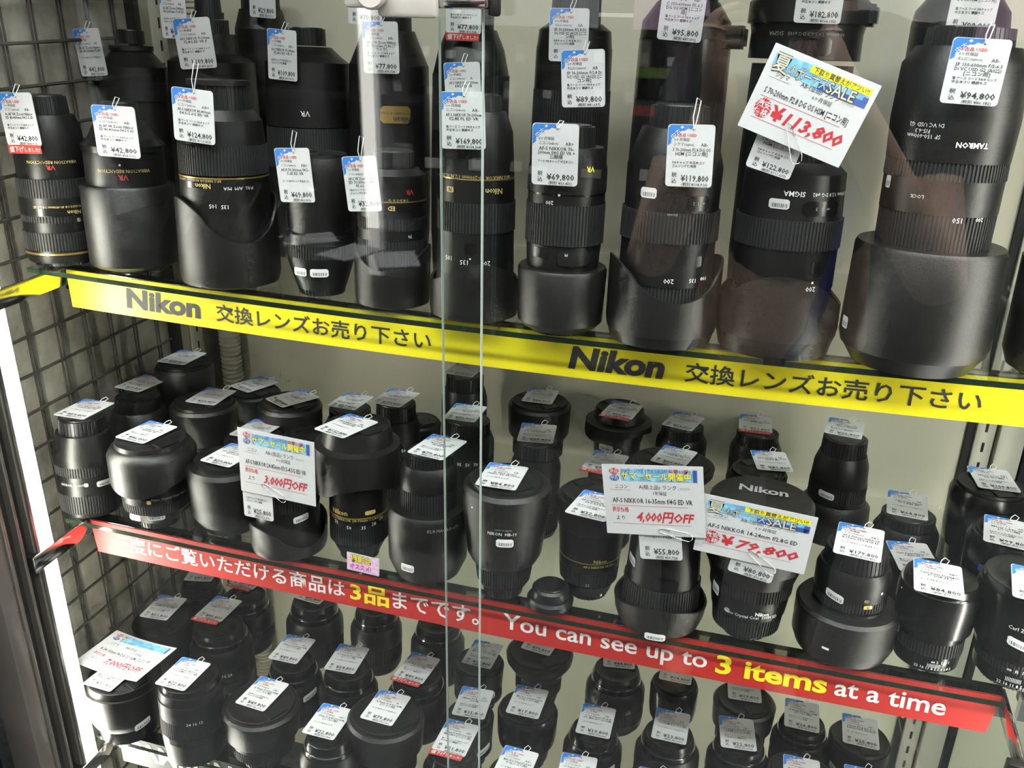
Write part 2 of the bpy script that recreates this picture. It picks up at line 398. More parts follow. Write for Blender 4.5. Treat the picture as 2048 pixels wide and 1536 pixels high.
# lock on the pane overlap
lk = tag(empty('showcase_lock', Matrix.Translation((.50, YG1 - .01, .345))), 'silver showcase lock clamped on the glass at the top edge', 'lock')
def lkadd(o): o.parent = lk; o.matrix_parent_inverse = lk.matrix_world.inverted(); return o
lkadd(box('plate', .4440, .4960, YG1 - .012, YG1 - .003, .3375, .375, 'lock_metal', bevel=.003))
lkadd(box('clamp', .4720, .5160, YG1 - .018, YG1 - .010, .3320, .372, 'lock_metal', bevel=.003))
lkadd(box('rail', .4960, .5500, YG1 - .010, YG1 - .001, .3385, .3500, 'chrome', bevel=.002))
kn = lathe('key_cylinder', [(0, .0115), (.010, .0115), (.012, .0100)], 'lock_metal', None, 32); kn.matrix_world = Matrix.Translation((.4700, YG1 - .012, .3480)) @ Matrix.Rotation(PI / 2, 4, 'X'); lkadd(kn)
lkadd(box('stopper', .5480, .5560, YG1 - .004, YG1 + .004, .3340, .352, 'dark_metal', bevel=.002))

# ================================================================== SHELVES
def ribbon(name, k, x0, x1, y0, y1, z0, z1, m, parent, n=28):
    """box following the shelf's sag, in shelf coordinates"""
    bm = bmesh.new(); prev = None
    for i in range(n + 1):
        x = x0 + (x1 - x0) * i / n; s = sagz(k, x)
        q = [bm.verts.new((x, y0, z0 + s)), bm.verts.new((x, y1, z0 + s)), bm.verts.new((x, y1, z1 + s)), bm.verts.new((x, y0, z1 + s))]
        if prev:
            for a in range(4): bm.faces.new((prev[a], q[a], q[(a + 1) % 4], prev[(a + 1) % 4]))
        else: bm.faces.new(q)
        prev = q
    bm.faces.new(prev[::-1])
    me = bpy.data.meshes.new(name); bmesh.ops.recalc_face_normals(bm, faces=bm.faces[:]); bm.to_mesh(me); bm.free()
    return link(name, me, m, parent)
SHN = {1: 'top', 2: 'middle', 3: 'bottom'}
def shelf(k, x0, x1, label, xb0, xb1):
    s = SH[k]; OVER = s['ov']; D = YBACK - s['yf'] - .014
    t = tag(empty('glass_shelf', s['M'].copy()), label, 'shelf')
    ribbon('glass_plate', k, x0, x1, .0008, D, -GT, 0, 'shelf_glass', t)
    ribbon('front_edge', k, x0, x1, 0, .0008, -GT, 0, 'shelf_edge', t)
    ribbon('front_bar', k, xb0, xb1, OVER, OVER + .009, -GT - .024, -GT - .0006, 'chrome', t)
    ribbon('inner_rail', k, xb0, xb1, OVER + .009, OVER + .017, -GT - .010, -GT - .0006, 'dark_metal', t)
    return t
shelf(1, -.0070, 1.0120, 'glass shelf holding the row of long telephoto lenses', .0090, 1.0160)
shelf(2, -.0070, 1.0120, 'glass shelf carrying the red banner', .0090, 1.0160)
shelf(3, -.0070, 1.0120, 'lowest glass shelf at the bottom of the picture', .0090, 1.0160)
for k, lb in ((1, 'glass shelf of the next bay at the top right'), (2, 'glass shelf of the next bay right of the red banner'), (3, 'lowest glass shelf of the next bay at the right')):
    shelf(k, 1.0290, 1.70, lb, 1.0300, 1.70)
def arm(k, x, label, y0=-.0270):
    s = SH[k]; zt = s['z'] - GT - .001
    t = tag(empty('shelf_bracket', Matrix.Translation((x, y0, zt))), label, 'bracket')
    def add(o): o.parent = t; o.matrix_parent_inverse = t.matrix_world.inverted()
    add(box('arm', x, x + .0035, y0, s['yb'] + .010, zt - .021, zt, 'chrome', bevel=.0006))
    add(box('mount', x - .012, x, y0, y0 + .010, zt - .021, zt, 'dark_metal', bevel=.001))
arm(1, .0065, 'polished steel bracket arm at the left end of the yellow banner')
arm(2, .0065, 'polished steel bracket arm at the left end of the red banner')
arm(3, .0065, 'polished steel bracket arm at the bottom left below the light strip')
arm(2, 1.0140, 'polished steel bracket arm at the right end of the red banner')
arm(3, 1.0140, 'polished steel bracket arm at the lower right of the case')
# acrylic clip on the right upright
clip = tag(empty('acrylic_clip', Matrix.Translation((1.0, YBACK - .02, -.425))), 'small clear acrylic shelf clip on the right upright', 'clip')
cz = onY(1822, 1395, YBACK).z
for nm, a in (('body', (xr - .020, xr + .004, YBACK - .034, YBACK - .012, cz, cz + .028)), ('lip', (xr - .030, xr + .010, YBACK - .044, YBACK - .012, cz - .0035, cz - .001))):
    bm = bmesh.new(); bx(bm, *a); o = finish(bm, nm, 'shelf_glass', smooth=False); o.parent = clip; o.matrix_parent_inverse = clip.matrix_world.inverted()

# ------------------------------------------------------------------ banners
def banner(k, x0, x1, m, label, h=.0435, slant=.003):
    OVER = SH[k]['ov']
    t = tag(empty('shelf_banner', SH[k]['M'].copy()), label, 'banner')
    b = ribbon('strip', k, x0, x1, OVER - .0012, OVER - .0006, -GT - h, -GT - .0016, m, t, n=40)
    for v in b.data.vertices:      # mitred lower corners
        if abs(v.co.x - x0) < 1e-6 and v.co.z < -GT - .03: v.co.x += slant
        if abs(v.co.x - x1) < 1e-6 and v.co.z < -GT - .03: v.co.x -= slant
    return t
def bfn(k): return lambda x, y: (x, SH[k]['ov'] - .0015, y + sagz(k, x))
def btext(P, k, s, u0, v0, u1, v1, zlo, zhi, res=3, offset=0.0, shear=0.0):
    yl = SH[k]['ov'] - .0015
    a = loc_plane_y(k, u0, v0, yl); b = loc_plane_y(k, u1, v1, yl)
    vs, fs, gx0, gx1, gy0, gy1 = glyphs(s, res, offset, shear)
    kx = (b.x - a.x) / (gx1 - gx0); ky = (zhi - zlo) / (gy1 - gy0); n = len(P.v)
    for x, y in vs: P.v.append((a.x + (x - gx0) * kx, zlo + (y - gy0) * ky))
    P.f += [tuple(i + n for i in f) for f in fs]
b1 = banner(1, .0125, 1.60, 'yellow', 'yellow banner strip with black lettering along the top shelf edge')
P = Print()
zt = -GT
btext(P, 1, 'Nikon', 252, 600, 400, 610, zt - .0350, zt - .0120, 3, .046, .06)
btext(P, 1, '交換レンズお売り下さい', 432, 625, 862, 690, zt - .0345, zt - .0150, 2, .014)
btext(P, 1, 'Nikon', 1137, 720, 1330, 735, zt - .0350, zt - .0120, 3, .046, .14)
btext(P, 1, '交換レンズお売り下さい', 1370, 745, 1966, 800, zt - .0345, zt - .0150, 2, .014)
P.make('lettering', 'ink', b1, bfn(1))
b2 = banner(2, .0120, 1.0130, 'banner_red', 'red banner strip with white and yellow lettering along the middle shelf edge', slant=.006)
P = Print()
btext(P, 2, '一度にご覧いただける商品は', 226, 1085, 690, 1180, zt - .0345, zt - .0130, 2, .014)
btext(P, 2, 'までです。', 785, 1200, 958, 1240, zt - .0345, zt - .0130, 2, .014)
btext(P, 2, 'You can see up to', 1006, 1245, 1415, 1320, zt - .0375, zt - .0125, 3, .014)
btext(P, 2, 'at a time', 1670, 1375, 1894, 1410, zt - .0335, zt - .0150, 3, .016)
P.make('white_lettering', 'white_paint', b2, bfn(2))
P = Print()
btext(P, 2, '3品', 700, 1180, 778, 1200, zt - .0360, zt - .0115, 2, .024)
btext(P, 2, '3 items', 1432, 1325, 1655, 1370, zt - .0345, zt - .0125, 3, .030)
P.make('yellow_lettering', 'yellowink', b2, bfn(2))
b3 = banner(3, .0130, 1.0130, 'tamron_grey', 'grey banner strip with white capitals along the bottom shelf edge')
P = Print(); btext(P, 3, 'TAMRON', 252, 1495, 466, 1560, zt - .0330, zt - .0050, 3, .03); P.make('lettering', 'white_paint', b3, bfn(3))

# ================================================================== LENSES
KN = dict(body=('barrel', 'body'), gloss=('glossy_ring', 'gloss'), grip=('grip_ring', 'rubber'), cap=('rear_cap', 'capm'), gcap=('lens_cap', 'gloss'),
          fcap=('lens_cap', 'capm'), hood=('lens_hood', 'hood'), gold=('gold_ring', 'gold'), chrome=('chrome_ring', 'chrome'), ghood=('lens_hood', 'gloss'))
def part(kind, prof, t, extra=None):
    nm, m = KN[kind]; r = max(p[1] for p in prof)
    if kind == 'grip':
        n = max(36, int(2 * PI * r / .0031)); return lathe(nm, prof, m, t, ribs=n, depth_=.0010)
    if kind == 'cap':
        n = max(30, int(2 * PI * r / .0042)); o = lathe(nm, prof, m, t, ribs=n, depth_=.0007)
        z, rr = prof[-1]
        lathe('cap_disc', [(z, rr * .86), (z + .0012, rr * .84)], m, o, 40); return o
    if kind in ('fcap', 'gcap'):
        z0, z1 = prof[0][0], prof[-1][0]; r1 = prof[-1][1]
        o = lathe(nm, list(prof) + [(z1 + .0004, r1 * .97), (z1 - .0008, r1 * .90), (z1 - .0010, r1 * .60), (z1 - .0004, r1 * .56)], m, t, 56)
        if kind == 'fcap':
            for sg in (0, PI):
                bm = bmesh.new(); a0 = extra or .35
                ring = [bm.verts.new((r1 * q * math.cos(sg + a0 + d), r1 * q * math.sin(sg + a0 + d), zz)) for zz in (z1 - .0012, z1 + .0006) for d, q in ((-.34, .93), (.34, .93), (.55, .52), (-.55, .52))]
                for f in ((4, 5, 6, 7), (0, 1, 5, 4), (1, 2, 6, 5), (2, 3, 7, 6), (3, 0, 4, 7)): bm.faces.new([ring[i] for i in f])
                finish(bm, 'pinch_tab', m, o, smooth=False)
        return o
    if kind in ('hood', 'ghood'):
        (z0, r0), (z1, r1) = prof[0], prof[-1]
        return lathe(nm, prof, m, t, 72)
    return lathe(nm, prof, m, t)
def petal_hood(t, z0, z1, prof, amp, phase, end, m='hood', th=.0022, lobes=2):
    """tulip hood shell with a waved rim; prof (z, r) from bottom to top"""
    def wv(a):
        c = math.cos(lobes * (a - phase)); return amp * (math.copysign(abs(c) ** .8, c))
    if end == 'top': full = list(prof) + [(prof[-1][0], prof[-1][1] - th), (prof[0][0], prof[0][1] - th)]; idx = [len(prof) - 1, len(prof)]
    else: full = [(prof[-1][0], prof[-1][1] - th), (prof[0][0], prof[0][1] - th)] + list(prof); idx = [1, 2]
    bm = bmesh.new(); n = 96; rings = []
    for i, (z, r) in enumerate(full):
        rings.append([bm.verts.new((r * math.cos(2 * PI * k / n), r * math.sin(2 * PI * k / n), z + (wv(2 * PI * k / n) if i in idx else 0))) for k in range(n)])
    for a, b in zip(rings, rings[1:]):
        for k in range(n): bm.faces.new((a[k], a[(k + 1) % n], b[(k + 1) % n], b[k]))
    if end == 'top': bm.faces.new(rings[0][::-1])
    else: bm.faces.new(rings[-1])
    return finish(bm, 'lens_hood', m, t, ang=40)
class Lens: pass
LENS = {}
def new_lens(key, k, x, y, label, group=None):
    mw = SH[k]['M'] @ Matrix.Translation((x, y, sagz(k, x) + .0003))
    t = tag(empty('camera_lens', mw), label, 'lens', 'camera lenses on the %s shelf' % SHN[k])
    l = Lens(); l.t = t; l.k = k; l.x = x; l.y = y; cl = SH[k]['Mi'] @ CAM; l.ang = math.atan2(cl.y - y, cl.x - x); l.r = 0; l.h = 0
    LENS[key] = l
    return l
def build(l, parts):
    for p in parts:
        kind = p[0]; prof = p[1]
        prof = sorted(prof, key=lambda q: q[0]) if kind not in ('x',) else prof
        prof = [(max(0.0002, z), r) for z, r in prof]
        if kind == 'petal':
            petal_hood(l.t, 0, 0, prof, p[2], l.ang + p[3], p[4], *( [p[5]] if len(p) > 5 else []))
        else: part(kind, prof, l.t, l.ang + .6)
        l.r = max(l.r, max(q[1] for q in prof)); l.h = max(l.h, max(q[0] for q in prof))
    return l
def A(key, k, base, parts, label):
    """front lenses: surveyed by the base centre on the shelf and rim rows/half widths"""
    L = loc_plane_z(k, base[0], base[1], 0); l = new_lens(key, k, L.x, L.y, label)
    return build(l, conv(l, parts))
def conv(l, parts):
    out = []
    for p in parts:
        pr = []
        for v, hw in p[1]:
            t, mp = axis_v(l.k, l.x, l.y, v); pr.append((t, hw * mp))
        if p[0] == 'petal':
            t, mp = axis_v(l.k, l.x, l.y, p[1][0][0]); out.append(('petal', pr, p[2] * mp) + tuple(p[3:]))
        else: out.append((p[0], pr))
    return out
def Cb(key, k, y, uv, parts, label):
    """back-row lenses: surveyed by a point on their axis at a given depth"""
    L = loc_plane_y(k, uv[0], uv[1], y - SH[k]['yf']); l = new_lens(key, k, L.x, y - SH[k]['yf'], label)
    ps = conv(l, parts); zl = min(q[0] for p in ps for q in p[1]); rl = [q[1] for p in ps for q in p[1] if q[0] == zl][0]
    if zl > .004: ps.append(('body', [(0, rl * .95), (zl * .3, rl), (zl, rl)]))
    return build(l, ps)
TYPES = dict(
 mountup=[('body', [(0, 1.12), (.06, 1.2)]), ('grip', [(.06, 1.22), (.28, 1.22)]), ('body', [(.28, 1.2), (.5, 1.2)]), ('grip', [(.5, 1.2), (.60, 1.2)]), ('body', [(.60, 1.21), (.74, 1.2), (.84, 1.06)]), ('cap', [(.84, 1.0), (.985, .98)])],
 frontcap=[('cap', [(0, .60), (.12, .62)]), ('body', [(.12, .66), (.22, .84)]), ('grip', [(.22, .88), (.38, .88)]), ('body', [(.38, .88), (.52, .90)]), ('hood', [(.50, 1.0), (.54, 1.05), (.92, 1.10), (.96, 1.03)]), ('fcap', [(.93, .97), (.99, .95)])],
 frontbare=[('cap', [(0, .72), (.14, .74)]), ('body', [(.14, .80), (.26, .95)]), ('grip', [(.26, 1.0), (.48, 1.0)]), ('body', [(.48, 1.0), (.94, 1.05)]), ('fcap', [(.94, 1.0), (.99, .98)])],
 sigma=[('body', [(0, 1.1), (.08, 1.25), (.22, 1.28)]), ('grip', [(.22, 1.28), (.46, 1.28)]), ('body', [(.46, 1.3), (.66, 1.28), (.76, 1.14)]), ('gloss', [(.76, 1.10), (.84, 1.06)]), ('chrome', [(.84, 1.085), (.853, 1.085)]), ('gloss', [(.853, 1.04), (.93, 1.0)]), ('gcap', [(.93, 1.0), (.985, .95)])],
 dome=[('gloss', [(0, .70), (.12, .74)]), ('gloss', [(.12, .80), (.5, .92)]), ('ghood', [(.4, 1.0), (.55, 1.06), (.9, 1.08), (.97, 1.0)]), ('fcap', [(.95, .92), (.99, .9)])],
 flare=[('body', [(0, 1.2), (.3, 1.3)]), ('grip', [(.3, 1.3), (.5, 1.3)]), ('hood', [(.5, 1.38), (.62, 1.40), (.82, 1.14), (.84, 1.08)]), ('body', [(.80, 1.0), (.93, .99)]), ('fcap', [(.93, .99), (.985, .97)])],
 wide=[('cap', [(0, .50), (.12, .52)]), ('body', [(.12, .56), (.4, .70)]), ('grip', [(.4, .74), (.62, .76)]), ('body', [(.62, .76), (.8, .82)]), ('hood', [(.72, .86), (.86, 1.06), (.95, 1.08), (.97, 1.02)]), ('fcap', [(.94, .97), (.99, .95)])],
 brim=[('body', [(0, .78), (.1, .86), (.62, .92)]), ('hood', [(.55, .96), (.70, 1.02)]), ('petal', [(.66, 1.30), (.80, 1.28), (.84, 1.12), (.84, 1.0)], .07, .8, 'bottom'), ('hood', [(.80, 1.02), (.96, .92)]), ('fcap', [(.95, .90), (.985, .88)])],
 tallflare=[('hood', [(0, 1.45), (.10, 1.62), (.22, 1.60)]), ('petal', [(.20, 1.60), (.33, 1.56), (.38, 1.34)], .0, 0, 'top'), ('body', [(.2, 1.3), (.42, 1.3)]), ('grip', [(.42, 1.28), (.56, 1.28)]), ('body', [(.56, 1.26), (.74, 1.2), (.84, 1.04)]), ('cap', [(.84, 1.0), (.985, .97)])],
)
def B(key, k, top, hw, h, typ, label):
    """lenses seen mostly from above: surveyed by the centre of the top face at an estimated height"""
    for _ in range(30):
        L = loc_plane_z(k, top[0], top[1], h); r = hw * depth(SH[k]['M'] @ Vector((L.x, L.y, h))) / F * 1.15
        if L.y + r < YBACK - SH[k]['yf'] - .016 and L.x - r > WX + .006: break
        h += .003
    l = new_lens(key, k, L.x, L.y, label)
    P_ = SH[k]['M'] @ Vector((L.x, L.y, h)); r = hw * depth(P_) / F
    ps = []
    for p in TYPES[typ]:
        pr = [(z * h, q * r) for z, q in p[1]]
        ps.append((p[0], pr) + ((p[2] * h,) + tuple(p[3:]) if p[0] == 'petal' else ()))
    return build(l, ps)

# wrapped print on lens barrels
def wrap(l, s, v, du, size_px, m, flip=False, res=1, off=0.0, name='marking'):
    z, mp = axis_v(l.k, l.x, l.y, v)
    r = prof_r(l, z) + .0010
    a0 = l.ang + math.asin(max(-1, min(1, du * mp / r)))
    vs, fs, x0, x1, y0, y1 = glyphs(s, res, off); k = size_px * mp; sg = -1 if flip else 1
    me = bpy.data.meshes.new(name)
    pts = []
    for x, y in vs:
        X = (x - (x0 + x1) / 2) * k * sg; Z = (y - (y0 + y1) / 2) * k * sg
        a = a0 + X / r; pts.append((r * math.cos(a), r * math.sin(a), z + Z))
    me.from_pydata(pts, [], fs); me.update(); return link(name, me, m, l.t)
def prof_r(l, z):
    r = .01
    for o in l.t.children:
        if o.type != 'MESH' or o.name.split('.')[0] not in ('barrel', 'grip_ring', 'lens_hood', 'rear_cap', 'glossy_ring', 'lens_cap'): continue
        zs = sorted({round(v.co.z, 6) for v in o.data.vertices})
        if zs[0] - 1e-5 <= z <= zs[-1] + 1e-5:
            lo = max([q for q in zs if q <= z + 1e-5], default=zs[0]); hi = min([q for q in zs if q >= z - 1e-5], default=zs[-1])
            def rr(q): return max(math.hypot(v.co.x, v.co.y) for v in o.data.vertices if abs(v.co.z - q) < 2e-6)
            r1, r2 = rr(lo), rr(hi); t = 0 if hi - lo < 1e-7 else (z - lo) / (hi - lo); r = max(r, r1 + (r2 - r1) * t)
    return r
def patch(l, v, du, wpx, hpx, m='barcode', name='barcode_label', tilt=0.0, n=10, lift=.0005):
    z, mp = axis_v(l.k, l.x, l.y, v); r = max(prof_r(l, z), prof_r(l, z + hpx * mp * .5), prof_r(l, z - hpx * mp * .5)) + lift
    a0 = l.ang + math.asin(max(-.98, min(.98, du * mp / r))); w = wpx * mp / r; h = hpx * mp
    bm = bmesh.new(); uvl = bm.loops.layers.uv.new('UVMap'); cols = []
    for i in range(n + 1):
        f = i / n; ins = .18 * h if i in (0, n) else 0; sh = (f - .5) * w * r * tilt
        a = a0 + (f - .5) * w
        cols.append([(bm.verts.new((r * math.cos(a), r * math.sin(a), z - h / 2 + ins + sh)), (f, 0)), (bm.verts.new((r * math.cos(a), r * math.sin(a), z + h / 2 - ins + sh)), (f, 1))])
    for c, d in zip(cols, cols[1:]):
        q = [c[0], d[0], d[1], c[1]]; fc = bm.faces.new([t[0] for t in q])
        for lp, t in zip(fc.loops, q): lp[uvl].uv = t[1]
    return finish(bm, name, m, l.t)

# ------------------------------------------------------------------ top shelf, front row
A('T1', 1, (128, 522), [('cap', [(526, 55), (515, 58)]), ('body', [(515, 62), (500, 65)]), ('gold', [(499, 65.6), (495, 65.6)]), ('body', [(495, 64), (491, 64)]), ('grip', [(491, 66), (456, 67)]),
   ('body', [(456, 64), (432, 65)]), ('grip', [(436, 66.5), (424, 66.5)]), ('body', [(424, 66), (388, 67)]), ('grip', [(388, 68), (352, 68)]), ('body', [(352, 64), (305, 66), (262, 64), (228, 54)]), ('cap', [(228, 46), (192, 43)])],
  'slim black zoom lens standing at the far left of the top shelf')
A('T2', 1, (272, 535), [('chrome', [(541, 50), (533, 52)]), ('body', [(533, 56), (527, 70)]), ('hood', [(527, 74), (520, 83), (372, 89), (366, 86)]), ('body', [(372, 75), (300, 76)]), ('gloss', [(300, 79), (288, 80), (276, 70)]), ('body', [(276, 66), (240, 48)]), ('cap', [(240, 40), (206, 36)])],
  'lens with a long plain cylindrical hood beside the slim leftmost lens')
A('T3', 1, (464, 560), [('body', [(566, 84), (556, 90)]), ('petal', [(556, 93), (540, 97), (430, 98)], 40, 1.9, 'top'), ('body', [(540, 90), (350, 86)]), ('gold', [(349, 87), (346, 87)]), ('grip', [(343, 86.5), (286, 86.5)]), ('body', [(286, 84), (238, 80), (218, 64)]), ('cap', [(218, 58), (170, 57)]), ('body', [(170, 62), (160, 62)])],
  'gold-banded telephoto lens with a tall petal hood under the ¥124,800 tag')
A('T4', 1, (645, 583), [('cap', [(592, 44), (572, 47)]), ('body', [(572, 47), (550, 55), (516, 65), (507, 66)]), ('grip', [(507, 66.5), (482, 66.5)]), ('body', [(482, 67), (463, 64)]), ('hood', [(463, 58), (455, 62), (330, 66), (312, 62)]), ('fcap', [(316, 58), (306, 57)])],
  'small telephoto lens with two barcode stickers under the ¥69,800 tag')
A('T5', 1, (786, 603), [('body', [(608, 66), (600, 70)]), ('petal', [(600, 72), (590, 74), (508, 76)], 22, 1.4, 'top'), ('grip', [(560, 68), (472, 69)]), ('body', [(472, 68), (452, 68)]), ('grip', [(452, 69), (428, 69)]), ('body', [(428, 68), (398, 68)]), ('gold', [(397, 68.7), (394, 68.7)]), ('body', [(394, 68), (346, 66), (334, 54)]), ('cap', [(334, 47), (302, 46)])],
  'telephoto lens with red stabiliser mark under the ¥32,800 tag')
A('T6', 1, (948, 628), [('body', [(634, 74), (622, 82)]), ('petal', [(622, 86), (610, 88), (534, 89)], 22, .1, 'top'), ('body', [(600, 78), (455, 76)]), ('grip', [(455, 78), (398, 78)]), ('body', [(398, 76), (354, 75)]), ('gold', [(353, 75.8), (350, 75.8)]), ('body', [(350, 75), (262, 70), (222, 56)]), ('cap', [(222, 47), (190, 45)])],
  'long zoom lens seen through both panes under the ¥169,800 tag')
A('T7', 1, (1118, 658), [('cap', [(664, 56), (652, 60)]), ('body', [(652, 62), (646, 70)]), ('hood', [(646, 74), (636, 84), (536, 89), (530, 86)]), ('body', [(530, 70), (482, 74)]), ('grip', [(480, 78), (402, 79)]), ('body', [(402, 77), (384, 77)]), ('gloss', [(384, 77), (380, 77)]), ('body', [(380, 79), (335, 79), (292, 70)]), ('cap', [(292, 53), (252, 51)])],
  'lens with a short reversed round hood under the ¥69,800 tripod-collar tag')
A('T8', 1, (1318, 674), [('body', [(682, 90), (672, 98)]), ('body', [(672, 99), (650, 106)]), ('petal', [(650, 107), (630, 110), (545, 112)], 36, -1.3, 'top'), ('grip', [(600, 92), (556, 92)]), ('body', [(556, 93), (472, 93)]), ('grip', [(472, 97), (414, 97)]), ('body', [(414, 93), (330, 95), (290, 84), (255, 72)]), ('cap', [(255, 60), (212, 58)])],
  'large zoom lens with a waved hood under the ¥119,800 tag')
A('T9', 1, (1543, 690), [('body', [(700, 92), (690, 104)]), ('body', [(690, 106), (655, 116)]), ('petal', [(655, 117), (640, 119), (563, 120)], 32, .08, 'top'), ('grip', [(600, 96), (562, 97)]), ('body', [(562, 99), (484, 100)]), ('grip', [(484, 103), (428, 104)]), ('body', [(428, 100), (340, 98), (320, 76)]), ('cap', [(320, 62), (280, 60)])],
  'large zoom lens standing behind the tilted ¥113,800 sale card')
A('T10', 1, (1816, 722), [('gloss', [(732, 100), (722, 108)]), ('body', [(722, 112), (690, 134)]), ('hood', [(690, 136), (672, 141), (494, 142), (486, 138)]), ('grip', [(500, 106), (418, 109)]), ('body', [(418, 110), (352, 112)]), ('grip', [(352, 114), (318, 114)]), ('body', [(318, 115), (240, 120), (130, 118), (95, 98)]), ('cap', [(95, 84), (58, 82)])],
  'very large telephoto lens with a wide smooth hood under the ¥94,800 tag')
A('T11', 1, (2104, 748), [('body', [(756, 66), (735, 84)]), ('hood', [(735, 88), (705, 100), (520, 104)]), ('body', [(520, 88), (300, 90)]), ('cap', [(300, 60), (260, 58)])],
  'black lens cut off by the right edge on the top shelf')
# ------------------------------------------------------------------ top shelf, back row
Cb('B1', 1, 0.280, (264, 110), [('cap', [(88, 27), (62, 27)]), ('body', [(102, 42), (92, 42)]), ('body', [(200, 66), (134, 64), (128, 58), (102, 38)]), ('body', [(330, 62), (200, 62)])], 'dark telephoto lens behind the two leftmost lenses of the top shelf')
Cb('B2', 1, 0.300, (421, 90), [('cap', [(25, 26), (-12, 24)]), ('grip', [(38, 30), (25, 30)]), ('grip', [(68, 38), (40, 38)]), ('body', [(108, 50), (68, 49)]), ('body', [(240, 86), (124, 84), (118, 76), (108, 54)])], 'stepped dark telephoto lens behind the ¥124,800 lens')
Cb('B3', 1, 0.290, (618, 150), [('cap', [(92, 36), (58, 35)]), ('body', [(125, 80), (112, 64), (94, 46)]), ('body', [(250, 86), (125, 84)]), ('grip', [(330, 86), (252, 86)])], 'telephoto lens behind the small lens with two barcode stickers')
Cb('B4', 1, 0.290, (778, 110), [('cap', [(62, 46), (26, 45)]), ('body', [(130, 78), (100, 66), (62, 52)]), ('body', [(205, 80), (130, 79)]), ('body', [(300, 80), (205, 80)])], 'telephoto lens with a gold name plate behind the ¥32,800 lens')
Cb('B5', 1, 0.290, (944, 60), [('cap', [(60, 44), (20, 43)]), ('body', [(150, 76), (100, 66), (60, 50)]), ('grip', [(260, 76), (150, 77)])], 'telephoto lens behind the ¥169,800 lens')
Cb('B6', 1, 0.290, (1149, 90), [('cap', [(48, 50), (-12, 49)]), ('body', [(96, 75), (62, 72), (48, 54)]), ('body', [(180, 76), (96, 76)]), ('grip', [(300, 77), (180, 77)])], 'telephoto lens behind the reversed-hood lens under the ¥89,800 tag')
Cb('B7', 1, 0.300, (1372, 60), [('cap', [(5, 58), (-40, 57)]), ('body', [(80, 90), (45, 88), (5, 62)]), ('gloss', [(200, 91), (80, 91)]), ('grip', [(320, 90), (200, 90)])], 'large lens with a tripod foot behind the ¥119,800 lens')
Cb('B8', 1, 0.300, (1618, 30), [('body', [(50, 118), (8, 118), (-20, 90)]), ('body', [(120, 108), (67, 108), (50, 112)]), ('grip', [(210, 98), (130, 98)]), ('body', [(300, 98), (210, 98)])], 'huge telephoto lens behind the tilted ¥113,800 sale card')
Cb('B9', 1, 0.310, (1926, 20), [('cap', [(-5, 62), (-50, 60)]), ('body', [(60, 92), (25, 88), (-5, 68)]), ('body', [(160, 90), (60, 91)])], 'dark telephoto lens behind the very large ¥94,800 lens')
Cb('B10', 1, 0.400, (522, 30), [('cap', [(20, 38), (-30, 37)]), ('body', [(60, 52), (20, 42)])], 'small dark lens at the back under the ¥29,800 tag')
for key, du, v0, v1 in (('B1', 58, 140, 200), ('B7', 112, 50, 96), ('B8', 122, 8, 52)):   # tripod feet
    l = LENS[key]; z0, mp = axis_v(1, l.x, l.y, v1); z1, _ = axis_v(1, l.x, l.y, v0)
    bm = bmesh.new(); r = (du - 10) * mp * .7; bx(bm, r * .6, du * mp + .004, -.012, .012, z0, z1); bmesh.ops.bevel(bm, geom=bm.edges[:], offset=.003, segments=2, affect='EDGES')
    o = finish(bm, 'tripod_foot', 'body', l.t); o.rotation_euler = (0, 0, -.15)

# ------------------------------------------------------------------ middle shelf, front row
A('M1', 2, (187, 1012), [('cap', [(1019, 50), (1010, 54)]), ('body', [(1010, 57), (1003, 58)]), ('grip', [(1003, 59), (968, 60)]), ('body', [(968, 60), (932, 60)]), ('grip', [(932, 60), (913, 60)]), ('body', [(913, 61), (895, 61), (858, 51)]), ('cap', [(858, 45), (832, 44)])], 'tall zoom lens at the left end of the middle shelf under the ¥59,800 tag')
A('M2', 2, (319, 1040), [('cap', [(1048, 38), (1028, 40)]), ('body', [(1028, 42), (1005, 58)]), ('grip', [(1003, 63), (985, 65)]), ('body', [(985, 65), (900, 66)]), ('petal', [(950, 83), (900, 85), (888, 78), (884, 70)], 14, 1.0, 'bottom'), ('fcap', [(886, 70), (876, 68)])], 'standard zoom lens with a flared petal hood under the ¥46,800 tag')
A('M3', 2, (462, 1050), [('body', [(1064, 48), (1034, 52)]), ('hood', [(1034, 60), (1020, 70), (932, 79), (924, 74)]), ('fcap', [(926, 64), (916, 62)])], 'lens with a smooth round hood under the ¥29,800 tag')
A('M4', 2, (580, 1086), [('body', [(1094, 62), (1086, 68)]), ('petal', [(1086, 72), (1074, 75), (1048, 76)], 20, -1.0, 'top'), ('body', [(1080, 64), (1000, 62)]), ('grip', [(1000, 63), (962, 63)]), ('body', [(962, 60), (924, 56)]), ('cap', [(924, 46), (898, 45)])], 'zoom lens hidden behind the 3,000 yen off card')
A('M5', 2, (720, 1104), [('cap', [(1110, 38), (1092, 40)]), ('body', [(1092, 42), (1068, 55)]), ('grip', [(1066, 58), (1028, 58)]), ('body', [(1028, 58), (1014, 58)]), ('gold', [(1013, 58.6), (1010, 58.6)]), ('body', [(1010, 58), (960, 58)]), ('petal', [(960, 84), (900, 87), (884, 86), (880, 74)], 16, .15, 'bottom'), ('fcap', [(884, 72), (850, 66)])], 'gold-lettered zoom lens with a deep hood under the ¥132,800 tag')
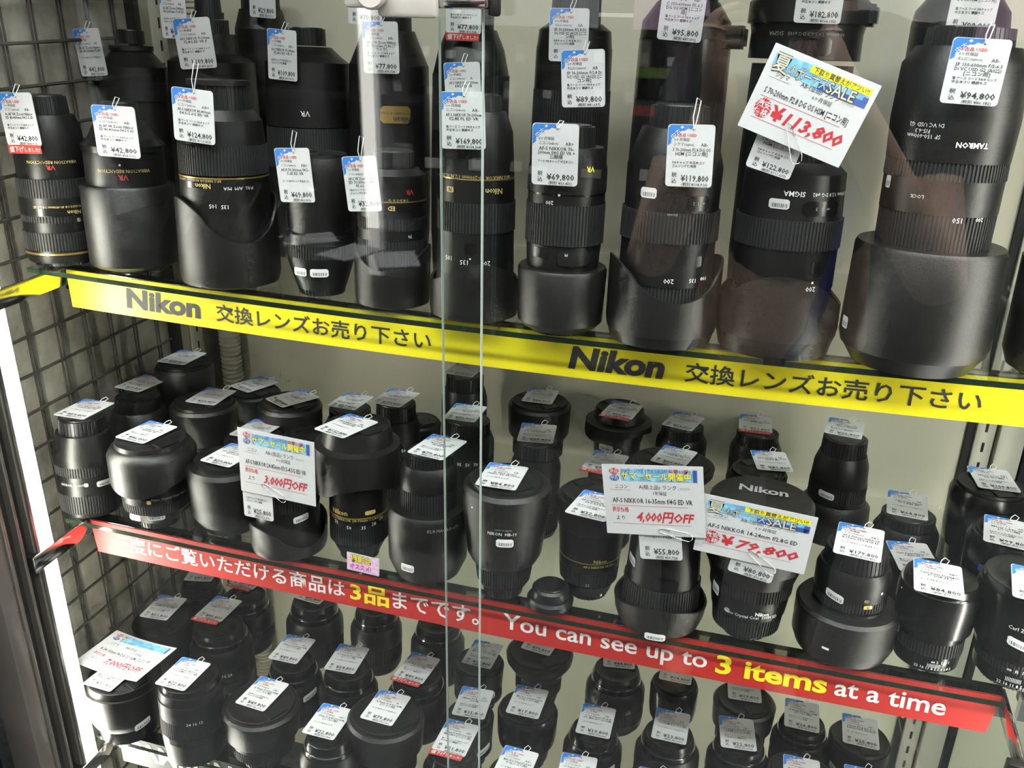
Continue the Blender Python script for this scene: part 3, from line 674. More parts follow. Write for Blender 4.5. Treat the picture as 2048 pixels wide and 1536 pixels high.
A('M6', 2, (856, 1142), [('body', [(1150, 52), (1134, 62)]), ('hood', [(1134, 64), (1106, 78), (1014, 81), (1006, 76)]), ('grip', [(1008, 57), (966, 57)]), ('body', [(966, 58), (936, 58), (922, 50)]), ('cap', [(922, 46), (902, 44)])], 'lens standing on its wide smooth hood under the ¥79,800 tag')
A('M7', 2, (1006, 1178), [('cap', [(1184, 38), (1160, 42)]), ('body', [(1160, 46), (1150, 52)]), ('grip', [(1150, 53), (1118, 58)]), ('body', [(1118, 60), (1108, 62)]), ('hood', [(1110, 66), (1096, 74), (1000, 88), (970, 88), (962, 82)]), ('fcap', [(966, 74), (956, 72)])], 'lens with a big speckled conical hood under the ¥84,800 tag by the glass edge')
A('M8', 2, (1174, 1180), [('cap', [(1188, 39), (1172, 41)]), ('body', [(1172, 43), (1150, 52)]), ('grip', [(1146, 57), (1118, 60)]), ('body', [(1118, 60), (1100, 61)]), ('gold', [(1099, 61.5), (1097, 61.5)]), ('body', [(1097, 61), (1040, 66)]), ('hood', [(1044, 68), (1000, 75), (990, 71)]), ('fcap', [(992, 64), (982, 62)])], 'lens with faint gold lettering left of the four thousand yen card')
A('M9', 2, (1316, 1232), [('body', [(1242, 62), (1230, 76)]), ('petal', [(1230, 80), (1212, 88), (1182, 92)], 10, .0, 'top'), ('body', [(1210, 76), (1192, 76)]), ('grip', [(1192, 76), (1148, 76)]), ('body', [(1148, 73), (1085, 70), (1030, 64), (1000, 54)]), ('cap', [(1000, 46), (968, 45)])], 'lens standing on a flared hood below the 4,000 yen off card')
A('M10', 2, (1488, 1256), [('cap', [(1268, 44), (1248, 46)]), ('body', [(1248, 50), (1240, 60)]), ('grip', [(1238, 65), (1204, 70)]), ('body', [(1204, 72), (1166, 78)]), ('grip', [(1166, 80), (1140, 82)]), ('body', [(1140, 84), (1112, 94)]), ('hood', [(1112, 96), (1044, 102)]), ('hood', [(1044, 104), (1000, 102), (994, 96)])], 'wide-angle lens with a broad push-on cap behind the ¥79,800 sale card')
A('M11', 2, (1680, 1286), [('hood', [(1296, 76), (1284, 88), (1266, 97), (1206, 99), (1200, 94)]), ('body', [(1206, 70), (1196, 68)]), ('grip', [(1232, 63), (1190, 66)]), ('grip', [(1190, 70), (1172, 70)]), ('body', [(1172, 71), (1136, 72), (1122, 66)]), ('cap', [(1122, 62), (1092, 60)])], 'fisheye lens standing on a wide flat hood under the ¥179,800 tag')
A('M12', 2, (1848, 1314), [('cap', [(1330, 50), (1308, 53)]), ('gloss', [(1308, 60), (1280, 64)]), ('grip', [(1280, 64), (1254, 64)]), ('gloss', [(1254, 65), (1240, 66)]), ('ghood', [(1240, 72), (1180, 77), (1166, 75)]), ('chrome', [(1167, 74), (1164, 74)]), ('gcap', [(1164, 70), (1152, 68)])], 'glossy black metal prime lens under the ¥84,800 tag at the right')
A('M13', 2, (2020, 1346), [('cap', [(1366, 60), (1334, 63)]), ('gloss', [(1334, 72), (1312, 74)]), ('grip', [(1312, 74), (1290, 76)]), ('gloss', [(1290, 78), (1272, 80)]), ('ghood', [(1272, 86), (1190, 99), (1170, 97)]), ('gcap', [(1170, 92), (1156, 90)])], 'black metal lens cut off by the right edge on the middle shelf')
lcL = loc_plane_z(2, 1100, 1204, 0)
lc = tag(empty('lens_cap', SH[2]['M'] @ Matrix.Translation((lcL.x, lcL.y, sagz(2, lcL.x) + .0003))), 'loose black lens cap lying on the middle shelf near the front edge', 'lens cap')
lathe('brim', [(0, .024), (.006, .0245), (.009, .0225)], 'capm', lc); lathe('crown', [(.009, .020), (.018, .0195), (.0205, .017)], 'capm', lc); lathe('rim_lip', [(.0205, .0150), (.0212, .0145)], 'gloss', lc, 40)

# middle shelf, second and third rows
B('a', 2, (275, 790), 44, .100, 'flare', 'lens with a cone-shaped collar under the ¥69,800 tag at the left')
B('b', 2, (406, 800), 60, .104, 'frontcap', 'broad capped lens behind the petal-hood lens')
B('c', 2, (508, 868), 54, .086, 'frontcap', 'capped lens half hidden above the 3,000 yen off card')
B('d', 2, (580, 800), 58, .108, 'frontcap', 'capped lens directly above the three thousand yen off card')
B('e', 2, (700, 815), 42, .090, 'mountup', 'lens hidden behind the gold-lettered ¥132,800 lens')
B('f', 2, (792, 803), 40, .128, 'mountup', 'zoom lens with a white index dot under the ¥133,800 tag')
B('g', 2, (937, 838), 44, .108, 'mountup', 'lens with printed focal lengths under the ¥72,800 tag')
B('h', 2, (1074, 880), 42, .118, 'mountup', 'lens with a checked grip under the ¥69,800 tag')
B('i', 2, (1218, 945), 42, .090, 'mountup', 'lens with a red discount sticker behind the 4,000 yen off card')
B('j', 2, (1345, 922), 78, .085, 'wide', 'wide flat-capped lens under the ¥55,800 tag')
B('k', 2, (1518, 938), 54, .090, 'frontbare', 'lens under the skewed ¥81,800 tag')
B('l', 2, (1818, 1026), 52, .078, 'mountup', 'lens with rows of white scale numbers under the ¥64,800 tag')
B('m', 2, (1836, 1120), 50, .060, 'mountup', 'metal lens hidden behind the glossy ¥84,800 lens')
B('n', 2, (2030, 1062), 78, .105, 'dome', 'large glossy lens with a blue badge under the ¥99,800 tag')
B('o', 2, (612, 866), 44, .085, 'frontcap', 'lens whose cap shows between the sale card and the deep-hooded lens')
B('p', 2, (368, 722), 52, .080, 'frontcap', 'wide-capped lens in the back left corner under the ¥58,800 tag')
B('q', 2, (505, 778), 50, .075, 'frontcap', 'shaded back lens between two capped lenses at the left')
B('r', 2, (838, 838), 40, .078, 'frontcap', 'small lens at the back right of the ¥133,800 lens')
B('s', 2, (930, 748), 38, .125, 'mountup', 'tall lens just below the yellow banner under the ¥135,800 tag')
B('t', 2, (1080, 800), 58, .098, 'frontcap', 'capped lens just below the yellow banner under the ¥84,800 tag')
B('u', 2, (1240, 812), 52, .098, 'brim', 'lens with a reversed petal hood under the ¥62,800 discount tag')
B('v', 2, (1366, 850), 42, .085, 'mountup', 'small mount-up lens just left of the broad push-on cap, in the back row')
B('w', 2, (1516, 862), 42, .092, 'mountup', 'back-row lens behind the skewed tag, its own tag bearing a discount sticker')
B('x', 2, (1692, 872), 44, .130, 'tallflare', 'tall lens standing alone on a flared hood under the ¥92,800 tag')
B('y', 2, (1985, 968), 70, .120, 'dome', 'tall glossy lens under the ¥159,800 tag beside the right post')
# ------------------------------------------------------------------ bottom shelf
A('F1', 3, (260, 1458), [('gloss', [(1466, 44), (1452, 52)]), ('gloss', [(1452, 54), (1424, 60)]), ('hood', [(1424, 64), (1412, 70), (1360, 73)]), ('fcap', [(1360, 68), (1348, 66)])], 'lens under the 7,000 yen off card at the bottom left')
A('F2', 3, (394, 1494), [('body', [(1508, 56), (1452, 62)]), ('gloss', [(1452, 62), (1440, 63)]), ('grip', [(1440, 63), (1410, 63)]), ('body', [(1410, 63), (1378, 64)]), ('body', [(1378, 62), (1362, 60)]), ('gcap', [(1362, 57), (1352, 55)])], 'lens with rows of tiny white numbers under the ¥22,800 tag')
B('F3', 3, (522, 1402), 70, .085, 'frontcap', 'hooded lens under the front ¥49,800 tag')
B('F4', 3, (658, 1468), 46, .078, 'sigma', 'shiny-rimmed lens left of the big round hood in the front row')
B('F5', 3, (772, 1424), 70, .098, 'frontcap', 'big round-hooded lens under the front ¥79,800 tag')
B('F6', 3, (905, 1502), 46, .070, 'sigma', 'front-row lens with a discount sticker crossed by the left glass edge')
B('F7', 3, (1030, 1540), 48, .070, 'frontcap', 'lens cut by the lower edge just right of the glass edges')
B('F8', 3, (1160, 1556), 50, .068, 'sigma', 'lens cut by the lower edge near the middle')
B('F9', 3, (1310, 1560), 54, .070, 'frontbare', 'bare-capped lens cut by the lower edge right of the middle')
B('F10', 3, (1602, 1545), 62, .068, 'frontcap', 'broad lens cut by the lower edge left of the shelf end')
B('F11', 3, (1750, 1575), 48, .072, 'sigma', 'lens barely showing at the lower edge at the right')
B('G1', 3, (324, 1236), 54, .070, 'frontbare', 'flat-capped lens under the ¥51,800 tag beside the wire grid')
B('G2', 3, (440, 1250), 48, .090, 'sigma', 'shiny-rimmed lens with a discount tag beside the flat-capped lens')
B('G3', 3, (586, 1322), 44, .085, 'sigma', 'shiny-rimmed lens left of the middle in the second row')
B('G4', 3, (696, 1336), 46, .090, 'sigma', 'shiny-rimmed lens straight behind the big round hood')
B('G5', 3, (836, 1350), 48, .085, 'sigma', 'shiny-rimmed lens with a discount tag left of the glass edges')
B('G6', 3, (940, 1426), 46, .070, 'frontbare', 'lens under the ¥15,800 tag behind the glass edge')
B('G7', 3, (1056, 1412), 56, .082, 'dome', 'smooth round lens under the ¥17,800 tag')
B('G8', 3, (1188, 1458), 46, .075, 'sigma', 'front shiny-rimmed lens below the upright tag right of the middle')
B('G9', 3, (1338, 1466), 50, .078, 'sigma', 'shiny-rimmed lens third from the right in the second row')
B('G10', 3, (1480, 1480), 48, .080, 'sigma', 'rightmost shiny-rimmed lens of the bottom shelf')
B('G11', 3, (1606, 1444), 44, .075, 'sigma', 'lens second from the right end of the bottom shelf')
B('G12', 3, (1720, 1474), 56, .080, 'frontbare', 'lens at the right end of the bottom shelf under the ¥25,800 tag')
B('H1', 3, (402, 1164), 38, .085, 'sigma', 'small back lens beside the wire grid, cut by the red banner')
B('H2', 3, (490, 1190), 42, .085, 'sigma', 'back lens with a discount tag just below the red banner at the left')
B('H3', 3, (628, 1200), 44, .095, 'sigma', 'back lens below the left text of the red banner')
B('H4', 3, (752, 1212), 40, .098, 'sigma', 'lens at the back below the yellow numeral of the red banner')
B('H5', 3, (876, 1244), 42, .090, 'sigma', 'back lens below the end of the Japanese banner text')
B('H6', 3, (958, 1322), 48, .070, 'frontbare', 'upper of two bottom-shelf lenses between the glass edges')
B('H7', 3, (1080, 1300), 62, .095, 'wide', 'wide lens at the back below the start of the English banner text')
B('H8', 3, (1234, 1336), 46, .085, 'sigma', 'back lens below the word see of the red banner')
B('H9', 3, (1350, 1362), 44, .085, 'dome', 'glossy back lens left of the yellow English words')
B('H10', 3, (1490, 1396), 56, .080, 'frontcap', 'broad back lens below the yellow English words')

# ================================================================== PRICE TAGS
TW = .0425; TH = .0565
def tag_face(t, w, h, price, grade, lines, maker, detail, red=False, war='6ヶ月保証', used=True, hole=True, string=None, fn=None):
    """prints a price tag on the card t (origin lower left, print on +z)"""
    g = fn or (lambda x, y: 0.0); q = h / 1.33                    # layout is drawn 1 x 1.33
    def at(zz): return lambda x, y: (x * w, y * q, zz + g(x * w, y * q))
    card('card', w, h, 'paper', t, rad=.07 * w, fn=fn, nx=6 if fn else 1)
    b = Print(); b.poly([(.015, 1.26), (.07, 1.318), (.56, 1.318), (.50, 1.23), (.43, 1.25), (.36, 1.20), (.29, 1.205), (.25, 1.14), (.17, 1.13), (.15, 1.05), (.09, 1.04), (.085, .94), (.015, .88)])
    b.make('blue_corner', 'blue', t, at(.0002))
    wv = Print(); wv.text('中古', .12, 1.02, .12, rot=.72, res=1, offset=.01); wv.poly([(.30, 1.235), (.345, 1.27), (.31, 1.305), (.265, 1.27)]); wv.make('white_mark', 'paper', t, at(.00032))
    r = Print(); i = Print()
    if used: r.text('中古品 USED', .15, 1.075, .085, fitw=.5, offset=.012); r.make('red_print', 'inkred', t, at(.0002))
    i.text(war, .15, .985, .075); i.text(maker, .15, .885, .08, fitw=.42); i.text(grade, .72, .875, .10)
    n = len(lines)
    for k, s in enumerate(lines): i.text(s, .53, .765 - .088 * k, .10, 'C', fitw=.80, offset=.010)
    for k, s in enumerate(detail): i.text(s, .13, .50 - .075 * k, .066, fitw=.76, offset=.012)
    i.text('税', .13, .215, .115, offset=.01); i.text('込', .13, .085, .115, offset=.01)
    i.text('¥' + price, .93, .125, .185, 'R', fitw=.60, offset=.014)
    ex = '{:,}'.format(-(-int(price.replace(',', '')) * 10 // 11))
    i.text('(税別 ¥%s)' % ex, .63, .025, .085, 'C', offset=.008)
    if hole:
        i.poly([(.55 + .022 * math.cos(a * PI / 4), 1.23 + .022 * math.sin(a * PI / 4)) for a in range(8)])
    i.make('black_print', 'ink', t, at(.00025))
    if red:
        hh = .20 * w
        c2 = card('discount_sticker', w * .96, hh, 'red', t, rad=.001); c2.location = (-.005 * w, -hh * .92, .0003)
        p = Print(); p.text('値下げ', .05, .045, .155, fitw=.42, offset=.02, shear=.1); p.text('しました!', .49, .050, .115, fitw=.44, offset=.015, shear=.1)
        p.make('sticker_lettering', 'paper', c2, lambda x, y: (x * w, y * w, .0003))
    if string is not None: tube('string', string, .00045, 'thread', t, 5)
def frame(o, e1, e2):
    e1 = e1.normalized(); e2 = (e2 - e1 * e2.dot(e1)).normalized(); n = e1.cross(e2)
    m = Matrix.Identity(4)
    for i in range(3): m[i][0], m[i][1], m[i][2], m[i][3] = e1[i], e2[i], n[i], o[i]
    return m
NIK = 'ニコン(nikon)'; SIG = 'シグマ(sigma)'; TAM = 'タムロン(tamron)'; ZEI = 'カールツァイス'
DET = (('フード F/Rキャップ 中玉ホコリ',), ('箱 ケース フード F/Rキャップ', '中玉ホコリ 鏡胴キズ'), ('F/Rキャップ 中玉ホコリ', 'ゴムリング使用感'), ('フード F/Rキャップ',))
FT = []
def ftag(key, BL, BR, price, grade, lines, label, maker=NIK, red=False, dz=.0022, d=0, pitch=0.0, loop=True, sc=1.0):
    """tag lying on a lens top: bottom corners surveyed in the plane of the top face"""
    l = LENS[key]; k = l.k; hz = l.h + dz
    a = loc_plane_z(k, BL[0], BL[1], hz); b = loc_plane_z(k, BR[0], BR[1], hz)
    e1 = b - a; e1.z = 0; FT.append((key, e1.length)); c = (a + b) / 2; c.z = hz + sagz(k, l.x)
    w, h = TW * sc, TH * sc
    e1.normalize(); e2 = Vector((-e1.y, e1.x, 0)); e2 = e2 * math.cos(pitch) + Vector((0, 0, 1)) * math.sin(pitch)
    mw = SH[k]['M'] @ frame(c - e1 * w / 2, e1, e2)
    t = tag(empty('price_tag', mw), label, 'price tag', 'price tags on the %s shelf' % SHN[k])
    hx, hy = .55 * w, 1.23 / 1.33 * h
    st = [(hx, hy, .0004), (hx + .001, hy + .004, .0030), (hx + .004, hy + .0075, .0045), (hx + .008, hy + .006, .0030), (hx + .006, hy + .002, .0012), (hx + .0005, hy + .0004, .0006)] if loop else None
    tag_face(t, w, h, price, grade, lines, maker, DET[d % 4], red, string=st)
    return t
def htag(key, TL, TR, BL, price, grade, lines, label, maker=NIK, red=False, d=0, y=None, used=True, up=.012, gap=.006, h=None):
    """tag hanging in front of a lens: corners surveyed in an upright plane just before the barrel"""
    l = LENS[key]; yw = y if y is not None else (SH[l.k]['M'] @ Vector((l.x, l.y, .1))).y - l.r * .80 - gap
    a, b, c = onY(TL[0], TL[1], yw), onY(TR[0], TR[1], yw), onY(BL[0], BL[1], yw)
    w = (b - a).length; hh = (a - c).length
    mw = frame(c, b - a, a - c)
    t = tag(empty('price_tag', mw), label, 'price tag', 'price tags on the %s shelf' % SHN[l.k])
    hx, hy = .55 * w, 1.23 / 1.33 * hh
    st = [(hx, hy, .0004), (hx - .001, hy + up * .4, .0012), (hx + .001, hy + up, -.002), (hx + .004, hy + up * .9, -.004), (hx + .002, hy + up * .3, .0005), (hx + .0004, hy, .0006)]
    tag_face(t, w, hh, price, grade, lines, maker, DET[d % 4], red, used=used, string=st)
    return t
# --- top shelf
htag('T1', (25, 193), (95, 193), (16, 291), '42,800', 'AB-', ('Ai AF VR Zoom Nikkor', 'ED 80-400mm F4.5-5.6D'), 'price tag with a red discount sticker at the far left of the top shelf', red=True, d=1)
htag('B1', (178, 66), (231, 63), (164, 153), '42,800', 'AB', ('Ai AF Zoom Nikkor', 'ED 80-200mm F2.8D'), 'leaning price tag on the dark lens behind the leftmost lenses', d=0)
htag('T2', (199, 212), (287, 218), (196, 311), '42,800', 'AB-', ('Ai AF VR Zoom Nikkor', 'ED 80-400mm F4.5-5.6D'), 'price tag hanging above the plain cylindrical hood, without discount sticker', d=1)
htag('B2', (345, -18), (398, -16), (326, 76), '45,800', 'AB-', ('Ai AF Zoom Nikkor', '80-200mm F2.8 ED'), 'price tag cut by the top edge, tucked behind another tag at the left', y=.262, d=2)
htag('B2', (353, 38), (427, 33), (362, 139), '109,800', 'AB-', ('AF-S NIKKOR 70-200mm', 'F2.8G ED VR II'), 'price tag in front of the stepped dark lens at the left', d=1)
htag('T3', (366, 179), (450, 190), (349, 279), '124,800', 'AB+', ('AF-S NIKKOR 80-400mm', 'f/4.5-5.6G ED VR'), 'price tag hanging on the gold-banded petal-hood lens', d=1, up=.030)
htag('B10', (503, -70), (556, -66), (500, 33), '29,800', 'AB', ('AF-S NIKKOR', '55-300mm'), 'price tag half cut by the top edge beside the stepped dark lens', d=0)
htag('B3', (552, 60), (611, 66), (537, 157), '109,800', 'AB-', ('AF-S NIKKOR 70-200mm', 'F2.8G ED VR II'), 'leaning price tag at the back behind the small two-sticker lens', d=2)
htag('T4', (551, 296), (621, 296), (562, 404), '69,800', 'AB+', ('AF-P 70-300mm F4.5-', '5.6E ED VR'), 'price tag on the small lens with two barcode stickers', d=0, up=.020)
htag('B4', (700, -55), (769, -52), (697, 47), '70,800', 'AB', ('AF-S NIKKOR', '70-200mm'), 'price tag cut by the top edge below the showcase lock', y=.262)
htag('B4', (742, 45), (815, 46), (728, 146), '77,800', 'AB-', ('AF-S VR Zoom Nikkor', 'ED 70-200mm F2.8G (ブ', 'ラック)'), 'price tag on the lens with the gold name plate', d=1)
htag('T5', (702, 315), (771, 313), (697, 423), '32,800', 'AB', ('AF-S VR Zoom Nikkor', 'ED 70-300mm F4.5-', 'F5.6G (IF)'), 'price tag on the lens with the red stabiliser mark', d=2, up=.022)
htag('B5', (895, -30), (966, -28), (892, 66), '77,800', 'AB-', ('AF-S VR Zoom Nikkor', 'ED 70-200mm F2.8G'), 'price tag with a red discount sticker between the glass edges', red=True, y=.262, d=1)
htag('B5', (905, 127), (978, 125), (893, 226), '88,800', 'A', ('AF-S NIKKOR 70-200mm', 'f/4G ED VR'), 'price tag half hidden behind the tag between the glass edges', d=0, y=.215)
htag('T6', (893, 184), (984, 185), (883, 297), '169,800', 'AB-', ('AF-S NIKKOR 70-200mm', 'f/2.8E FL ED VR'), 'price tag behind the glass overlap on the long zoom lens', d=1)
htag('B6', (1106, 16), (1186, 17), (1097, 122), '89,800', 'AB-', ('SP 70-200mm F/2.8 Di', 'VC USD G2 (A025) [ニコ', 'ン用]'), 'upper of two price tags above the reversed-hood lens', maker=TAM, y=.245, d=2)
htag('B6', (1115, 101), (1203, 98), (1124, 215), '89,800', 'AB', ('SP 70-200mm F/2.8 Di', 'VC USD G2 (A025) [ニ', 'コン用]'), 'lower of two price tags above the reversed-hood lens', maker=TAM, y=.205, d=1)
htag('T7', (1076, 246), (1170, 250), (1063, 368), '69,800', 'AB+', ('AF-S NIKKOR 70-', '200mm f/4G ED VR +', '三脚座'), 'price tag on the lens with the short reversed round hood', d=0, used=False, up=.006)
htag('T8', (1331, 248), (1426, 250), (1330, 372), '119,800', 'AB-', ('S 70-200mm F2.8 DG OS', 'HSM [ニコン用]'), 'price tag hanging from a long clip on the large wave-hooded lens', maker=SIG, d=2, up=.024)
htag('B7', (1322, -45), (1412, -38), (1313, 78), '95,800', 'AB-', ('C 150-600mm F5-6.3', 'DG OS HSM [ニコン', '用]'), 'price tag on the lens with a tripod foot, cut by the top edge', maker=SIG, d=1, y=.235)
htag('T9', (1528, 232), (1618, 262), (1490, 331), '122,800', 'AB-', ('S 70-200mm F2.8 DG OS', 'HSM [ニコン用]'), 'price tag clipped under the tilted sale card', maker=SIG, d=2, gap=.010)
htag('B8', (1588, -82), (1684, -80), (1586, 45), '182,800', 'A', ('S 60-600mm F4.5-6.3', 'DG OS HSM'), 'price tag cut by the top edge above the tilted sale card', maker=SIG, d=1, y=.235)
htag('B9', (1900, -65), (1998, -62), (1888, 68), '98,800', 'AB-', ('SP 150-600mm F/5-6.3', 'DG OS HSM [ニコン用]'), 'price tag at the back half hidden by the largest lens tag', maker=TAM, d=1, y=.235)
htag('T10', (1898, 73), (2017, 80), (1878, 205), '94,800', 'AB-', ('SP 150-600mm F/5-6.3', 'Di VC USD G2 (A022)', '[ニコン用]'), 'price tag on the very large wide-hooded lens at the right', maker=TAM, d=1, up=.014)
# --- middle shelf
MID = [('M1', (109, 829), (163, 838), '59,800', 'AB', 'AF-S NIKKOR 28-', '300mm ED VR', 'price tag on the tall lens at the left end of the middle shelf', 0),
 ('M2', (230, 873), (285, 887), '46,800', 'AB-', 'AF-S NIKKOR 24-120', 'f/4G ED VR', 'price tag on the flared petal-hood lens', 0),
 ('a', (226, 773), (279, 784), '69,800', 'A', 'AF-S NIKKOR 24-120', 'f/4G ED VR', 'price tag on the lens with the cone-shaped collar', 0),
 ('p', (313, 722), (368, 730), '58,800', 'AB', 'AF-S NIKKOR', '24-120mm', 'price tag in the back left corner above the wide-capped lens', 0),
 ('b', (368, 802), (430, 811), '39,800', 'A', 'AF-S NIKKOR', '24-120mm ED', 'price tag on the broad capped lens behind the petal-hood lens', 0),
 ('q', (453, 769), (501, 787), '25,800', 'AB', 'AF-S NIKKOR', '24-85mm', 'shaded price tag between two capped lenses at the back left', 0),
 ('c', (457, 868), (516, 880), '27,800', 'AB', 'AF-S NIKKOR', '24-85mm', 'price tag tucked above the three thousand yen off card', 0),
 ('M3', (399, 920), (458, 935), '29,800', 'AB-', 'AF-S NIKKOR 24-85', 'f/3.5-4.5G', 'price tag on the smooth-hooded lens left of the sale card', 0),
 ('d', (529, 796), (566, 815), '77,800', 'AB', 'AF-S NIKKOR', '24-70mm', 'turned price tag on the capped lens above the sale card', 0),
 ('e', (656, 811), (706, 820), '27,800', 'AB', 'AF-S NIKKOR', '24-70mm', 'price tag partly hidden behind the gold-lettered lens', 0),
 ('f', (738, 803), (800, 815), '133,800', 'AB-', 'AF-S NIKKOR 24-70', 'f/2.8E ED VR', 'price tag on the zoom lens right of the gold-lettered lens', 0),
 ('M5', (628, 857), (685, 876), '132,800', 'AB-', 'AF-S NIKKOR 24-70', 'f/2.8G ED', 'price tag lying on the gold-lettered deep-hooded lens', 0),
 ('s', (888, 745), (944, 754), '135,800', 'AB', 'AF-S NIKKOR 24-70', 'f/2.8E', 'price tag touching the yellow banner between the glass edges', 0),
 ('g', (888, 836), (947, 844), '72,800', 'AB-', 'AF-S NIKKOR 24-70', 'f/2.8G', 'price tag on the lens with printed focal lengths', 0),
 ('M6', (815, 904), (882, 920), '79,800', 'AB-', 'AF-S NIKKOR', 'f/2.8G ED', 'price tag crossing the left glass edge', 0),
 ('M7', (953, 969), (1027, 980), '84,800', 'AB-', 'Ai AF-S Zoom', 'Nikkor ED 28-70mm', 'price tag on the big speckled conical hood', 0),
 ('t', (1041, 801), (1104, 809), '84,800', 'AB', 'AF-S NIKKOR 24-', '120mm f/4G ED', 'price tag on the broad capped lens just right of the glass edges', 0),
 ('h', (1034, 881), (1105, 887), '69,800', 'AB-', 'AF-S NIKKOR 24-', 'f/1.4G ED', 'price tag on the lens with the checked grip', 0),
 ('u', (1200, 827), (1264, 839), '62,800', 'AB-', 'AF-S NIKKOR 16-35', 'f/4G ED VR', 'price tag with discount sticker on the reversed petal hood', 1),
 ('v', (1319, 848), (1387, 863), '54,800', 'A', 'AF-S NIKKOR 18-35', 'f/3.5-4.5G', 'price tag below the second large word of the yellow banner', 0),
 ('j', (1295, 920), (1372, 938), '55,800', 'A', 'AF-S NIKKOR 16-35', 'f/4G ED VR', 'price tag on the wide flat-capped lens', 0),
 ('i', (1165, 935), (1230, 948), '32,800', 'AB', 'AF-S NIKKOR 18-35', 'f/3.5-4.5G', 'price tag with discount sticker cut by the four thousand yen card', 1),
 ('M8', (1134, 1025), (1204, 1042), '32,800', 'AB', 'AF-S NIKKOR 18-35', 'f/3.5-4.5G ED', 'price tag left of the four thousand yen off card', 0),
 ('w', (1477, 858), (1545, 866), '91,800', 'AB+', 'AF-S NIKKOR 14-24', 'f/2.8G ED', 'price tag with discount sticker behind the skewed tag', 1),
 ('k', (1512, 938), (1590, 943), '81,800', 'AB-', 'AF-S NIKKOR 14-24', 'f/2.8G ED', 'skewed price tag above the broad push-on cap', 0),
 ('x', (1648, 865), (1723, 878), '92,800', 'A', 'AF-S NIKKOR', '20mm f/1.8G', 'price tag on the lens standing alone on a flared hood', 0),
 ('y', (1960, 975), (2040, 985), '159,800', 'AB+', 'Milvus 2/135 ZF.2', '[ニコン用]', 'price tag on the tall glossy lens beside the right post', 0)]
for i, (k, bl, br, p, g, a, b, lb, rd) in enumerate(MID): ftag(k, bl, br, p, g, (a, b), lb, red=bool(rd), d=i)
for i, (k, bl, br, p, g, a, b, lb) in enumerate([('l', (1773, 1026), (1856, 1041), '64,800', 'AB-', 'Carl Zeiss Planar', 'T* 1.4/85 ZF', 'price tag on the lens with rows of white scale numbers'),
  ('m', (1803, 1142), (1884, 1148), '67,800', 'AB', 'Carl Zeiss Planar T*', '1.4/50 ZF.2', 'price tag mostly hidden behind the glossy metal lens'),
  ('n', (1970, 1082), (2060, 1102), '99,800', 'AB', 'Milvus 1.4/50 ZF.2', '[ニコン用]', 'price tag on the large glossy lens with a blue badge'),
  ('M12', (1832, 1181), (1926, 1200), '84,800', 'AB+', 'Carl Zeiss Distagon', 'T* 2/28 ZF.2', 'price tag on the glossy black metal lens at the right'),
  ('M13', (2040, 1196), (2120, 1215), '88,800', 'AB', 'Carl Zeiss', 'Distagon T*', 'price tag cut off by the right edge on the black metal lens')]):
    ftag(k, bl, br, p, g, (a, b), lb, maker=ZEI, d=i, pitch=.06)
ftag('M11', (1667, 1105), (1760, 1125), '179,800', 'AB+', ('AF-S Fisheye NIKKOR', '8-15mm f/3.5-4.5E ED'), 'price tag on the fisheye lens with the wide flat hood', d=0, pitch=.1)
